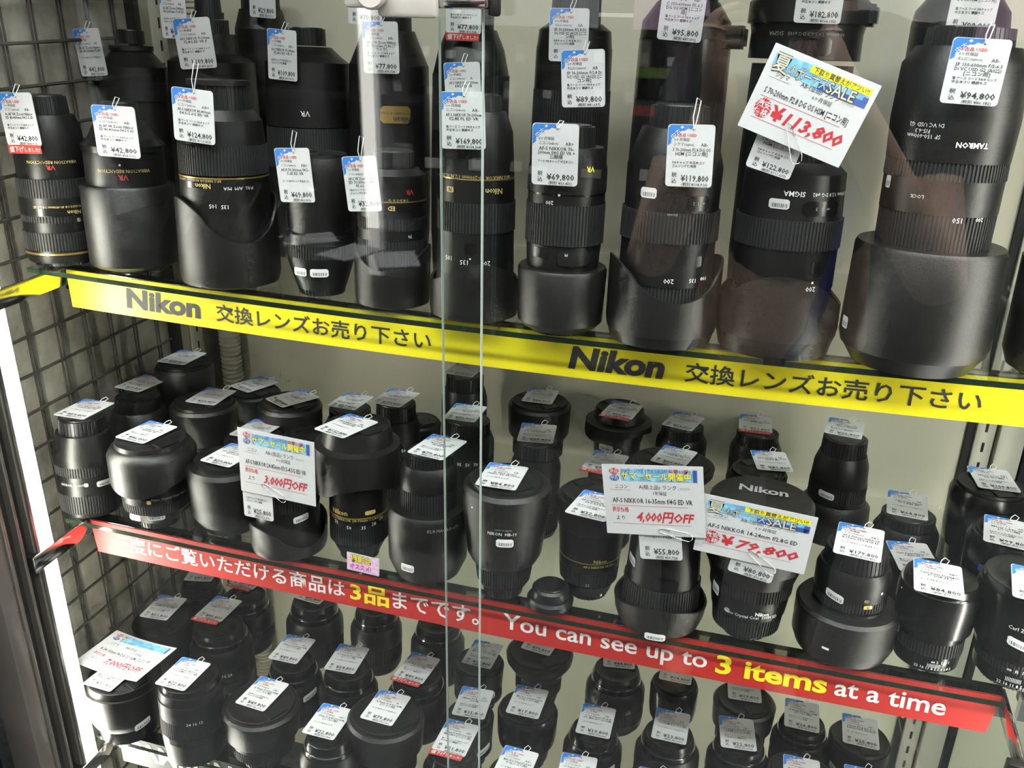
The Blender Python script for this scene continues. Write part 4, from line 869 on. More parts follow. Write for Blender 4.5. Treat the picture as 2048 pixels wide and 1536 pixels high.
# --- bottom shelf
BOT = [('H1', (365, 1160), (424, 1163), '49,800', 'AB', '35mm F1.4', '[ニコン用]', 'price tag cut by the red banner beside the wire grid', 0),
 ('H2', (455, 1165), (508, 1180), '39,800', 'AB', '18-35mm F1.8', '[ニコン用]', 'price tag with discount sticker just below the red banner at the left', 1),
 ('G1', (277, 1232), (333, 1241), '51,800', 'AB', '24-105mm F4 DG OS', 'HSM [ニコン用]', 'price tag on the flat-capped lens beside the wire grid', 0),
 ('G2', (385, 1232), (444, 1245), '95,800', 'AB-', 'A 14-24mm F2.8 DG', 'HSM [ニコン用]', 'price tag with discount sticker on the shiny-rimmed lens at the left', 1),
 ('F2', (309, 1367), (367, 1382), '22,800', 'AB', '12-24mm F4.5-5.6', 'DG HSM [ニコン用]', 'price tag right of the seven thousand yen off card', 0),
 ('F1', (166, 1367), (219, 1383), '51,800', 'AB-', 'A 24-105mm F4 DG', 'OS HSM', 'price tag sticking out below the seven thousand yen off card', 0),
 ('F3', (469, 1405), (527, 1423), '49,800', 'AB+', 'A 35mm F1.4 DG HSM', '[ニコン用]', 'price tag on the hooded lens in the front row', 0),
 ('G3', (536, 1316), (592, 1328), '49,800', 'AB+', '85mm F1.4 EX DG HSM', '[ニコン用]', 'price tag in the second row left of the middle', 0),
 ('G4', (647, 1337), (708, 1348), '54,800', 'AB', 'A 50mm F1.4 DG HSM', '[ニコン用]', 'price tag straight above the big round hood', 0),
 ('G5', (787, 1352), (843, 1368), '49,800', 'AB+', 'A 50mm F1.4 DG HSM', '[ニコン用]', 'price tag with discount sticker left of the glass edges', 1),
 ('H3', (588, 1195), (639, 1209), '95,800', 'AB', 'A 85mm F1.4 DG', '[ニコン用]', 'price tag at the back below the left text of the red banner', 0),
 ('H4', (712, 1202), (770, 1214), '89,800', 'AB', 'A 105mm F1.4 DG', '[ニコン用]', 'price tag almost hidden below the yellow numeral of the red banner', 0),
 ('H5', (841, 1235), (892, 1252), '124,800', 'AB', 'A 40mm F1.4 DG', '[ニコン用]', 'price tag almost hidden below the end of the Japanese text', 0),
 ('H6', (924, 1325), (979, 1338), '17,800', 'AB-', '24mm F1.8 EX DG ASP', 'MACRO [ニコン用]', 'upper price tag crossed by the right glass edge', 0),
 ('G6', (904, 1428), (967, 1439), '15,800', 'AB-', '28mm F1.8 DG [ニ', 'コン用]', 'lower price tag crossed by the right glass edge', 0),
 ('F4', (605, 1465), (664, 1480), '22,800', 'AB+', '50mm F1.4 EX DG HSM', '[ニコン用]', 'price tag left of the big round hood in the front row', 0),
 ('F5', (720, 1435), (782, 1452), '79,800', 'A', 'A 50mm F1.4 DG HSM', '[ニコン用]', 'price tag on the big round-hooded lens', 0),
 ('F6', (864, 1498), (927, 1514), '21,800', 'AB+', '24mm F1.8 EX DG ASP', 'MACRO [ニコン用]', 'price tag with discount sticker crossed by the left glass edge', 1),
 ('H7', (1041, 1295), (1099, 1312), '79,800', 'AB', 'A 24-35mm F2', '[ニコン用]', 'price tag at the back below the English text on the wide lens', 0),
 ('G7', (1012, 1424), (1075, 1438), '17,800', 'AB-', 'MACRO 105mmF2.8 EX', 'DG[ニコン用]', 'price tag on the smooth round lens right of the glass edges', 0),
 ('H8', (1206, 1332), (1270, 1338), '44,800', 'AB', 'A 18-35mm F1.8', '[ニコン用]', 'upright price tag below the word see of the red banner', 0),
 ('H9', (1318, 1357), (1381, 1370), '14,800', 'AB', '18-50mm F2.8', '[ニコン用]', 'price tag below the yellow English numeral of the red banner', 0),
 ('H10', (1458, 1396), (1522, 1406), '19,800', 'AB', '10-20mm F3.5 EX DC', 'HSM [ニコン用]', 'price tag at the back below the yellow English word', 0),
 ('G8', (1151, 1464), (1218, 1478), '19,800', 'AB-', 'C 17-70mm F2.8-4', 'DC MACRO OS HSM', 'front price tag below the upright tag right of the middle', 0),
 ('G9', (1301, 1474), (1373, 1490), '23,800', 'AB', '17-50mm F2.8 EX DC', 'OS HSM [ニコン用]', 'third price tag from the right in the second row', 0),
 ('G10', (1443, 1493), (1513, 1503), '22,800', 'A', '10-20mm F3.5 EX DC', 'HSM [ニコン用]', 'price tag on the shiny-rimmed lens nearest the right', 0),
 ('G11', (1570, 1451), (1637, 1466), '26,800', 'AB+', 'A 30mm F1.4 DC HSM', '[ニコン用]', 'second price tag from the right end of the bottom shelf', 0),
 ('G12', (1688, 1484), (1757, 1500), '25,800', 'AB+', '15mm F2.8 EX DG', 'DIAGONAL FISHEYE', 'price tag on the last lens at the right end of the bottom shelf', 0),
 ('F7', (984, 1556), (1046, 1573), '18,800', 'AB+', 'MACRO 50mmF2.8 EX', 'DG[ニコン用]', 'price tag cut by the lower edge right of the glass edges', 0),
 ('F8', (1112, 1573), (1180, 1586), '16,800', 'AB-', '17-70mm F2.8-4.5 DC', 'MACRO HSM', 'price tag cut by the lower edge near the middle', 0),
 ('F9', (1272, 1604), (1340, 1618), '19,800', 'AB', '17-50mm F2.8', '[ニコン用]', 'price tag barely showing at the lower edge right of the middle', 0),
 ('F10', (1571, 1575), (1640, 1590), '24,800', 'AB+', 'A 30mm F1.4 DC HSM', '[ニコン用]', 'price tag cut by the lower edge left of the shelf end', 0),
 ('F11', (1702, 1598), (1770, 1612), '25,800', 'AB', '15mm F2.8 EX DG', 'FISHEYE', 'price tag barely showing at the lower edge at the right', 0)]
for i, (k, bl, br, p, g, a, b, lb, rd) in enumerate(BOT): ftag(k, bl, br, p, g, (a, b), lb, maker=SIG, red=bool(rd), d=i)

# ================================================================== SALE CARDS
def sale_card(name, corners, y, kind, num, maker, grade, war, model, big, label, flat=None, curl=.0):
    TL, TR, BL = corners
    if flat is None: a, b, c = (onY(u, v, y) for u, v in (TL, TR, BL))
    else:
        k, hz = flat; M = SH[k]['M']; a, b, c = (M @ loc_plane_z(k, u, v, hz) for u, v in (TL, TR, BL))
    w = (b - a).length; e1 = (b - a).normalized(); e2 = (a - c); h = abs((e2 - e1 * e2.dot(e1)).length)
    mw = frame(c + e1 * (a - c).dot(e1) * 1.0, b - a, a - c)
    t = tag(empty(name, mw), label, 'sale card')
    fn = (lambda x, y_: curl * ((x / w - .5) ** 2 - .12)) if curl else (lambda x, y_: 0)
    card('sheet', w, h, 'paper', t, rad=.0006, t=.0005, fn=fn, nx=10)
    q = h / .68
    def at(z): return lambda x, y_: (x * w, y_ * q, z + fn(x * w, y_ * q))
    I = Print(); R_ = Print(); G = Print()
    if kind == 'bonus':
        b_ = Print(); b_.poly([(.05, .62), (.40, .635), (.95, .625), (.95, .485), (.50, .475), (.05, .52)]); b_.make('banner_print', 'skyblue', t, at(.0002))
        n_ = Print(); n_.rect(.50, .48, .95, .53); n_.rect(.905, .48, .955, .56); n_.make('navy_print', 'navy', t, at(.00028))
        yb = Print(); yb.rect(.38, .575, .95, .63); yb.make('yellow_band', 'yellow', t, at(.0003))
        d_ = Print()
        for s, x, yy, sz, fw, o in (('夏', .055, .50, .16, .15, .045), ('の', .20, .505, .10, .08, .04), ('ボーナス', .275, .495, .11, .30, .04), ('SALE', .575, .485, .125, .32, .055)): d_.text(s, x, yy, sz, fitw=fw, offset=o)
        d_.make('letter_outline', 'ink', t, at(.00038))
        l_ = Print()
        for s, x, yy, sz, fw, o in (('夏', .058, .50, .16, .145, .012), ('の', .203, .505, .10, .075, .008), ('ボーナス', .28, .495, .11, .29, .008), ('SALE', .58, .485, .125, .31, .012)): l_.text(s, x, yy, sz, fitw=fw, offset=o)
        l_.make('white_lettering', 'cream', t, at(.00048))
        R2 = Print(); R2.text('下取り買替えがアツい!!', .41, .587, .05, fitw=.52, offset=.012); R2.make('band_lettering', 'ink', t, at(.00042))
    else:
        b_ = Print(); b_.poly([(.19, .635), (.50, .645), (.93, .64), (.93, .535), (.60, .525), (.19, .53)]); b_.make('banner_print', 'skyblue', t, at(.0002))
        n_ = Print(); n_.rect(.90, .53, .94, .645); n_.poly([(.12 + .048 * math.cos(j * PI / 8), .555 + .03 * math.sin(j * PI / 8)) for j in range(16)]); n_.make('navy_print', 'navy', t, at(.00028))
        rr = Print(); rr.poly([(.12 + .048 * math.cos(j * PI / 8), .62 + .03 * math.sin(j * PI / 8)) for j in range(16)]); rr.text('お買い時!', .66, .605, .052, fitw=.22, offset=.02); rr.make('red_print_badge', 'inkred', t, at(.0003))
        p_ = Print(); p_.text('新品', .12, .605, .05, 'C', fitw=.075, offset=.01); p_.text('中古', .12, .540, .05, 'C', fitw=.075, offset=.01); p_.make('badge_lettering', 'paper', t, at(.0004))
        g_ = Print(); g_.text('カメラ・レンズ・カメラ用品が', .19, .607, .05, fitw=.46, offset=.004); g_.make('small_lettering', 'navy', t, at(.00035))
        o_ = Print(); o_.text('サマーセール開催中', .185, .545, .085, fitw=.70, offset=.05); o_.make('letter_outline', 'navy', t, at(.00038))
        l_ = Print(); l_.text('サマーセール開催中', .192, .547, .082, fitw=.69, offset=.018); l_.make('yellow_lettering', 'yellowink', t, at(.00048))
    I.text(maker, .12, .455, .045); I.text(grade, .36, .455, .05); I.text(war, .50, .400, .042); G.text(num, .75, .455, .034)
    I.rect(.07, .437, .27, .439)
    I.text(model, .085, .315, .066, fitw=.80, offset=.014)
    R_.rect(.07, .285, .84, .288); R_.rect(.07, .108, .87, .111)
    if kind == 'bonus':
        pts = []
        for j in range(36):
            r = .082 if j % 2 else .070; pts.append((.14 + r * .95 * math.cos(j * PI / 18), .20 + r * math.sin(j * PI / 18)))
        R_.poly(pts)
        w_ = Print(); w_.text('激安', .14, .205, .065, 'C', offset=.02); w_.text('価格', .14, .140, .065, 'C', offset=.02); w_.make('burst_lettering', 'paper', t, at(.0004))
        R_.text('¥', .225, .145, .15, fitw=-.12, offset=.04); R_.text(big, .92, .140, .140, 'R', fitw=-.56, offset=.028, shear=.25)
    else:
        R_.text('表示価格', .075, .225, .055, fitw=.17, offset=.012); I.text('より', .11, .145, .055)
        R_.text(big, .90, .140, .120, 'R', fitw=-.58, offset=.028, shear=.25)
    I.make('black_print', 'ink', t, at(.00025)); R_.make('red_print', 'inkred', t, at(.00025)); G.make('grey_print', 'inkgrey', t, at(.00025))
    return t, w, h
def yfront(key, gap): l = LENS[key]; return (SH[l.k]['M'] @ Vector((l.x, l.y, .08))).y - l.r - gap
c1 = sale_card('sale_card', ((1552, 85), (1764, 172), (1474, 250)), yfront('T9', .006), 'bonus', '2373324', 'シグマ', 'AB-(並品) ランク', '6ヶ月保証', 'S 70-200mm F2.8 DG OS HSM [ニコン用]', '113,800', 'tilted white sale card with a red price hanging at the upper right')
c2 = sale_card('sale_card', ((474, 854), (628, 885), (444, 972)), yfront('M4', .004), 'summer', '2382595', 'ニコン', 'AB-(並品) ランク', '6ヶ月保証', 'AF-S NIKKOR 24-85mm f/3.5-4.5G ED VR', '3,000円OFF', 'white sale card offering three thousand yen off on the middle shelf')
c3 = sale_card('sale_card', ((1203, 928), (1406, 934), (1200, 1065)), yfront('M9', .004), 'summer', '2303390', 'ニコン', 'A(極上品) ランク', '1年保証', 'AF-S NIKKOR 16-35mm f/4G ED VR', '4,000円OFF', 'white sale card offering four thousand yen off right of the middle')
c4 = sale_card('sale_card', ((1408, 987), (1637, 1036), (1400, 1102)), yfront('M10', .004), 'bonus', '2353432', 'ニコン', 'AB-(並品) ランク', '6ヶ月保証', 'AF-S NIKKOR 14-24mm f/2.8G ED', '79,800', 'white sale card with a red price right of the four thousand yen card')
c5 = sale_card('sale_card', ((234, 1262), (354, 1298), (160, 1329)), 0, 'summer', '2380123', 'シグマ', 'AB(良品) ランク', '6ヶ月保証', 'A 24-105mm F4 DG OS HSM [ニコン用]', '7,000円OFF', 'curling white sale card offering seven thousand yen off at the lower left', flat=(3, LENS['F1'].h + .016), curl=.012)
htag('M4', (496, 935), (556, 947), (489, 1031), '25,800', 'AB-', ('AF-S NIKKOR', '24-85mm'), 'price tag hanging below the three thousand yen off card', d=2, y=yfront('M4', .0015))
htag('M9', (1282, 1003), (1369, 1006), (1281, 1117), '55,800', 'A', ('AF-S NIKKOR 16-35mm',), 'price tag hanging below the four thousand yen off card', d=0, y=yfront('M9', .0015))
htag('M10', (1488, 1052), (1578, 1080), (1454, 1140), '80,800', 'AB-', ('AF-S NIKKOR 14-24mm',), 'price tag hanging below the red-priced card on the middle shelf', d=2, y=yfront('M10', .0015))
def clip_at(card_, u, v, ang, label, s=1.0):
    t, w, h = card_; mw = t.matrix_world
    n = mw.to_3x3().col[2]; P_ = on_plane(u, v, mw.translation + n * .0012, n)
    e1 = mw.to_3x3() @ Vector((math.cos(ang), math.sin(ang), 0)); e2 = mw.to_3x3() @ Vector((-math.sin(ang), math.cos(ang), 0))
    m = frame(P_, e1, e2); pts = []
    for x, y in ((-.006, .0015), (-.014, .0010), (-.0165, -.0008), (-.014, -.0028), (.012, -.0048), (.0150, -.0030), (.0155, 0), (.0140, .0028), (.0100, .0040), (-.010, .0030)): pts.append((x * s, y * s, 0))
    o = tube('paper_clip', pts, .00032, 'chrome', None, 6); o.matrix_world = m; tag(o, label, 'paper clip', 'wire paper clips on the sale cards')
clip_at(c1, 1588, 288, -.9, 'wire paper clip on the tilted sale card at the upper right')
clip_at(c2, 548, 985, -.5, 'wire paper clip on the three thousand yen off card')
clip_at(c3, 1352, 1068, -.25, 'wire paper clip on the four thousand yen off card')
clip_at(c4, 1525, 1125, -.6, 'wire paper clip on the red-priced card of the middle shelf')
# small pink recommendation card on the red banner
a, b, c = (onY(u, v, SH[2]['yf'] - .002) for u, v in ((703, 1107), (768, 1122), (694, 1138)))
w = (b - a).length; h = (a - c).length; t = tag(empty('shelf_card', frame(c, b - a, a - c)), 'small pink card with yellow and magenta lettering on the red banner', 'card')
card('sheet', w, h, 'paper', t, rad=.0005); P = Print(); P.rect(.02, .02, .98, .46); P.make('pink_print', 'pink', t, lambda x, y: (x * w, y * h / .48, .0002))
P = Print(); P.text('撮影会', .12, .27, .22, fitw=.64, offset=.05); P.make('letter_outline', 'ink', t, lambda x, y: (x * w, y * h / .48, .0003))
P = Print(); P.text('撮影会', .125, .272, .215, fitw=.63, offset=.015); P.make('yellow_lettering', 'yellowink', t, lambda x, y: (x * w, y * h / .48, .0004))
P = Print(); P.text('オススメ!', .10, .07, .17, fitw=.66, offset=.03); P.make('magenta_lettering', 'magenta', t, lambda x, y: (x * w, y * h / .48, .0004))

# ================================================================== LENS DETAILS
def dot(l, v, du, r=2.0, m='white_paint', name='index_dot'): patch(l, v, du, r * 2, r * 2, m, name, n=4)
L_ = LENS
wrap(L_['T1'], 'VIBRATION REDUCTION', 318, 2, 8.5, 'gold_paint', True); wrap(L_['T1'], 'VR', 328, -2, 13, 'red_paint', True, off=.02)
patch(L_['T1'], 415, -2, 88, 14, 'gloss', 'name_plate'); wrap(L_['T1'], 'Nikon', 416, 30, 11, 'gold_paint', True, off=.02); wrap(L_['T1'], 'VR-NIKKOR 80-400mm 1:4.5-5.6D', 405, 2, 6.5, 'gold_paint', True)
dot(L_['T1'], 432, 36, 4, 'chrome', 'lock_button')
wrap(L_['T2'], 'VIBRATION REDUCTION', 334, -4, 9, 'gold_paint', True); wrap(L_['T2'], 'VR', 346, -6, 15, 'red_paint', True, off=.02); dot(L_['T2'], 322, -10, 2)
wrap(L_['T3'], 'AF-S NIKKOR 80-400mm 1:4.5-5.6G', 352, -55, 7, 'gold_paint', True); patch(L_['T3'], 361, -55, 66, 12, 'gloss', 'name_plate'); wrap(L_['T3'], 'Nikon', 362, -42, 13, 'gold_paint', True, off=.02)
wrap(L_['T3'], 'A/M  M/A', 366, 14, 9, 'white_paint', True); wrap(L_['T3'], 'FULL', 366, 44, 8, 'white_paint', True); wrap(L_['T3'], '105', 398, -26, 11, 'white_paint', True); wrap(L_['T3'], '135', 399, -4, 11, 'white_paint', True)
patch(L_['T4'], 533, -42, 31, 16); patch(L_['T4'], 533, -5, 36, 16)
wrap(L_['T5'], 'VR', 376, 34, 14, 'red_paint', True, off=.02); wrap(L_['T5'], '1:4.5-5.6 G', 392, 12, 9, 'gold_paint', True); patch(L_['T5'], 407, 14, 54, 13, 'gloss', 'name_plate'); wrap(L_['T5'], 'ED', 407, -2, 12, 'gold_paint', True, off=.02); wrap(L_['T5'], '70', 462, 34, 9, 'white_paint', True)
wrap(L_['T6'], 'AF-S NIKKOR 70-200mm 1:2.8E FL ED', 347, -4, 10, 'gold_paint', True); wrap(L_['T6'], 'Nikon', 373, 34, 15, 'gold_paint', True, off=.02); patch(L_['T6'], 373, -52, 18, 11, 'gold_paint', 'gold_badge'); wrap(L_['T6'], 'N', 373, -52, 11, 'ink', True, off=.03)
wrap(L_['T6'], '105', 505, -52, 13, 'white_paint', True); wrap(L_['T6'], '135', 510, -22, 13, 'white_paint', True); wrap(L_['T6'], '200', 511, 20, 13, 'white_paint', True); dot(L_['T6'], 503, -10, 1.6); patch(L_['T6'], 484, -10, 22, 20, 'gloss', 'focus_button')
dot(L_['T7'], 381, -14, 2.2); wrap(L_['T7'], '200', 397, -32, 11, 'white_paint', True); wrap(L_['T7'], 'VR', 330, 44, 15, 'yellowink', True, off=.02)
patch(L_['T7'], 496, -46, 40, 20, 'gloss', 'distance_window'); patch(L_['T7'], 503, 22, 66, 30, 'capm', 'switch_panel'); patch(L_['T7'], 506, 18, 12, 28, 'gloss', 'switch'); patch(L_['T7'], 505, 42, 9, 26, 'gloss', 'switch')
wrap(L_['T7'], 'M/A', 515, 4, 9, 'white_paint', True, res=1); wrap(L_['T7'], 'M', 496, 6, 8, 'white_paint', True); wrap(L_['T7'], 'FULL', 514, 32, 7, 'white_paint', True); dot(L_['T7'], 507, 18, 1.8)
patch(L_['T8'], 378, -46, 35, 20); wrap(L_['T8'], 'zoom', 415, 4, 9, 'grey_paint', True); patch(L_['T8'], 394, 52, 46, 28, 'gloss', 'distance_window'); wrap(L_['T8'], '∞  3  2', 394, 52, 9, 'grey_paint', True)
wrap(L_['T8'], '200', 538, 8, 13, 'white_paint', True); wrap(L_['T8'], '135', 536, 52, 11, 'white_paint', True); wrap(L_['T8'], '100', 533, 72, 10, 'white_paint', True); patch(L_['T8'], 500, 60, 14, 20, 'gloss', 'focus_button'); wrap(L_['T8'], 'SIGMA', 676, 10, 6, 'grey_paint', True)
wrap(L_['T9'], 'SIGMA', 376, 4, 14, 'white_paint', True, off=.012); wrap(L_['T9'], '70-200mm 1:2.8 DG ø82', 376, 78, 10, 'white_paint', True); patch(L_['T9'], 397, -22, 40, 19); patch(L_['T9'], 403, 60, 80, 28, 'gloss', 'distance_window'); wrap(L_['T9'], '∞   5   3', 403, 60, 9, 'grey_paint', True)
patch(L_['T9'], 514, 62, 21, 22, 'gloss', 'focus_button'); wrap(L_['T9'], '200', 550, 56, 13, 'white_paint', True); dot(L_['T9'], 538, 58, 2); patch(L_['T9'], 692, 10, 40, 12, 'gloss', 'release_button')
wrap(L_['T10'], 'TAMRON', 282, 40, 14, 'white_paint', True, off=.03); wrap(L_['T10'], 'SP 150-600mm', 270, -50, 11, 'white_paint', True); wrap(L_['T10'], 'F/5-6.3', 260, -52, 11, 'white_paint', True); wrap(L_['T10'], 'Di VC USD G2', 248, -48, 11, 'white_paint', True)
wrap(L_['T10'], 'LOCK', 385, -40, 10, 'white_paint', True); wrap(L_['T10'], '150', 424, 38, 14, 'white_paint', True); wrap(L_['T10'], '200', 422, 76, 11, 'white_paint', True); patch(L_['T10'], 648, -128, 26, 24); patch(L_['T10'], 366, -98, 18, 24)
patch(L_['B4'], 225, 12, 60, 32, 'gold', 'name_plate'); wrap(L_['B4'], 'Nikon', 234, 24, 14, 'ink', True, off=.02); wrap(L_['B4'], 'AF-S VR-NIKKOR 70-200mm', 222, 10, 6, 'ink', True)
wrap(L_['B3'], 'VR', 223, -10, 15, 'white_paint', True); wrap(L_['B8'], 'SIGMA', 72, -56, 11, 'grey_paint', True); wrap(L_['B8'], '60-600mm 1:4.5-6.3 DG ø105', 72, 20, 9, 'grey_paint', True); patch(L_['B8'], 95, 10, 80, 34, 'gloss', 'distance_window')
# middle shelf
patch(L_['M1'], 947, 26, 32, 12); dot(L_['M1'], 945, -8, 4, 'grey_paint'); wrap(L_['M1'], 'NIKKOR 28-300', 945, -34, 7, 'grey_paint')
patch(L_['M2'], 1008, -44, 26, 13); patch(L_['M2'], 1010, -6, 34, 13); dot(L_['M2'], 976, -16, 4, 'gold_paint'); wrap(L_['M2'], 'Nano Crystal Coat  Nikon', 972, 26, 7, 'grey_paint')
patch(L_['M4'], 1012, 24, 32, 14, tilt=.15)
wrap(L_['M5'], 'Nikon', 1001, -38, 15, 'gold_paint', off=.02); patch(L_['M5'], 1001, 22, 22, 9, 'gold_paint', 'gold_badge'); wrap(L_['M5'], 'AF-S NIKKOR 24-70mm 1:2.8G ED', 1014, -6, 8, 'gold_paint')
for s_, du, vv in (('70', -44, 1022), ('50', -20, 1028), ('35', 8, 1028), ('28', 28, 1024), ('24', 42, 1018)): wrap(L_['M5'], s_, vv, du, 10, 'white_paint')
dot(L_['M5'], 1098, 0, 3)
patch(L_['M6'], 1100, -40, 29, 16); wrap(L_['M6'], 'f/2.8 MACRO ø77', 1024, 30, 9, 'grey_paint')
patch(L_['M7'], 1046, 0, 34, 17); wrap(L_['M7'], 'NIKON  HB-19', 1028, -6, 9, 'white_paint'); wrap(L_['M7'], 'made in Japan', 1020, -4, 6, 'grey_paint'); dot(L_['M7'], 990, -66, 2)
wrap(L_['M8'], 'Nikon', 1092, 22, 11, 'gold_paint'); wrap(L_['M8'], 'AF-S NIKKOR 18-35mm', 1103, 24, 7, 'gold_paint'); dot(L_['M8'], 1168, 28, 2.4); wrap(L_['M8'], '35', 1140, 0, 9, 'grey_paint')
patch(L_['M9'], 1108, -62, 26, 20, tilt=-.3); patch(L_['M9'], 1134, 8, 52, 24, 'gloss', 'switch_panel'); dot(L_['M9'], 1132, 20, 2.4); dot(L_['M9'], 1132, -10, 2.4); patch(L_['M9'], 1226, -2, 40, 15); wrap(L_['M9'], 'Nikon HB-23', 1238, -2, 7, 'grey_paint')
patch(L_['M10'], 1162, -64, 22, 22, tilt=-.3); dot(L_['M10'], 1192, -36, 5, 'grey_paint'); wrap(L_['M10'], 'Nano Crystal Coat  SWM ED', 1194, 10, 9, 'white_paint'); wrap(L_['M10'], 'Nikon', 1186, 30, 11, 'white_paint', off=.02)
patch(L_['M11'], 1166, -26, 38, 17, tilt=-.2); patch(L_['M11'], 1176, 38, 18, 8, 'gold_paint', 'gold_badge'); wrap(L_['M11'], 'N', 1176, 38, 7, 'ink', off=.02); wrap(L_['M11'], 'ED', 1163, 34, 8, 'gold_paint'); dot(L_['M11'], 1152, 58, 2.6); patch(L_['M11'], 1252, -24, 14, 5, 'white_paint', 'index_mark')
wrap(L_['M12'], '∞ 2  1.5  1', 1286, 30, 8, 'white_paint'); wrap(L_['M12'], '|||||||||||', 1294, 20, 9, 'white_paint'); wrap(L_['M12'], '22 16 11 8 5.6 4 2.8 2', 1300, 20, 8, 'white_paint'); dot(L_['M12'], 1176, -66, 1.8); patch(L_['M12'], 1252, -58, 14, 22, tilt=-.4)
wrap(L_['M13'], 'Carl Zeiss', 1216, 0, 11, 'white_paint'); patch(L_['M13'], 1245, 2, 42, 19, tilt=-.2); wrap(L_['M13'], '∞  ft  11', 1302, 10, 10, 'white_paint'); wrap(L_['M13'], '|||||||||||', 1320, 8, 10, 'white_paint'); wrap(L_['M13'], '22 16 11 8 5.6 4', 1330, 10, 9, 'white_paint')
def top_text(l, s, size, m, off=(0, 0)):
    vs, fs, x0, x1, y0, y1 = glyphs(s, 2, .03); a = l.ang + PI / 2
    me = bpy.data.meshes.new('lettering'); pts = []
    for x, y in vs:
        X, Y = (x - (x0 + x1) / 2) * size + off[0], (y - y0) * size + off[1]; pts.append((X * math.cos(a) - Y * math.sin(a), X * math.sin(a) + Y * math.cos(a), l.h + .0009))
    me.from_pydata(pts, [], fs); me.update(); link('lettering', me, m, l.t)
top_text(L_['M10'], 'Nikon', .019, 'grey_paint', (.0, .006))
def bar(key, frac, du, w=32, h=14, tilt=0.0):     # barcode sticker at a fraction of the lens height
    l = L_[key]; P_ = SH[l.k]['M'] @ Vector((l.x, l.y, sagz(l.k, l.x) + l.h * frac)); q = RC.transposed() @ (P_ - CAM)
    patch(l, H / 2 + F * q.y / q.z, du, w, h, tilt=tilt)
for k_, fr_, du_, t_ in (('u', .50, -22, 0), ('x', .50, -18, -.1), ('p', .55, 30, .2), ('a', .28, 10, 0), ('k', .6, -10, 0), ('F1', .42, 24, .3), ('F4', .55, 20, .2), ('G3', .62, 30, .3), ('G6', .45, 30, .3), ('G8', .55, 34, .3), ('G12', .55, -34, -.3), ('H6', .5, 20, 0)): bar(k_, fr_, du_, tilt=t_)
for k_, fr_, s_ in (('g', .52, '35   50   70'), ('l', .60, 'n 7 m x k o'), ('F2', .62, '24 16 12'), ('G2', .40, '14 16 20'), ('f', .55, '24  35  50')):
    l = L_[k_]; P_ = SH[l.k]['M'] @ Vector((l.x, l.y, l.h * fr_)); q = RC.transposed() @ (P_ - CAM); wrap(l, s_, H / 2 + F * q.y / q.z, 0, 9, 'white_paint')
l = L_['l']; P_ = SH[2]['M'] @ Vector((l.x, l.y, l.h * .45)); q = RC.transposed() @ (P_ - CAM); wrap(l, '7 2 5 m e r u n', H / 2 + F * q.y / q.z, 0, 9, 'white_paint')
for k_, fr_ in (('n', .70), ('y', .62)):
    l = L_[k_]; P_ = SH[2]['M'] @ Vector((l.x, l.y, l.h * fr_)); q = RC.transposed() @ (P_ - CAM); vv = H / 2 + F * q.y / q.z
    patch(l, vv, -40 if k_ == 'n' else 22, 15, 15, 'zeiss_blue', 'blue_badge')

# ================================================================== SHOP BEHIND THE CAMERA (seen in the glass)
struct(box('wall_shop', -2.2, 4.2, -2.62, -2.6, -1.0, CEIL_Z, 'shop_dark'), 'dark shop wall across the aisle')
gd = tag(empty('shop_shelving', Matrix.Translation((.2, -2.0, -1.0))), 'dark shop shelving across the aisle, mirrored in the glass', 'shelving')
def gadd(o): o.parent = gd; o.matrix_parent_inverse = gd.matrix_world.inverted(); return o
gadd(box('back_panel', -1.3, 1.9, -2.22, -2.20, -1.0, .95, 'shop_dark'))
for x in (-1.3, -.36, .62, 1.9): gadd(box('upright', x - .015, x + .015, -2.20, -1.86, -1.0, .95, 'shop_white' if x < 0 else 'shop_dark'))
BZ = (-.65, -.33, -.12, .085, .180, .330, .60)
for i, z in enumerate(BZ):
    gadd(box('board', -1.3, 1.9, -2.20, -1.86, z - .018, z, 'shop_dark'))
    gadd(box('price_rail', .36, .62, -1.862, -1.856, z - .022, z + .004, ('shop_green' if i == 4 else 'red' if i == 3 else 'shop_dark')))
for z in (.312, .582): gadd(box('added_glow_strip', -.30, 1.10, -1.885, -1.870, z - .010, z, 'added_glow'))  # glowing strips added only to brighten the boxes on these boards
rnd = random.Random(3)
for z in (-.12, .085, .180):
    x = -.30
    while x < .95:
        wd_, ht_ = rnd.uniform(.04, .09), rnd.uniform(.05, .085)
        if z in (.085, .180): wd_, ht_ = rnd.uniform(.024, .034), rnd.uniform(.045, .075)
        bm_ = bmesh.new(); bx(bm_, -wd_ / 2, wd_ / 2, -.02, .02, 0, ht_); bmesh.ops.bevel(bm_, geom=bm_.edges[:], offset=.002, segments=1, affect='EDGES')
        t = empty('packaged_accessory', Matrix.Translation((x, -1.90, z))); finish(bm_, 'box', rnd.choice(['shop_dark', 'shop_dark', 'shop_box', 'black_gloss']), t, smooth=False)
        box('paper_label', -wd_ * .35, wd_ * .35, .0201, .0210, ht_ * .15, ht_ * .55, rnd.choice(['shop_white', 'shop_white', 'cream']), t)
        tag(t, 'small packaged accessory on the shop shelving across the aisle', 'box', 'packaged accessories across the aisle')
        x += wd_ + rnd.uniform(.015, .09)
tb = tag(empty('tube_light', Matrix.Translation((-.355, -1.80, -.34))), 'upright tube light across the aisle, mirrored in the left pane', 'light')
box('tube', -.014, .014, -.010, .010, 0, .95, 'tube', tb); box('holder', -.030, .030, -.022, -.012, -.02, .97, 'shop_white', tb)
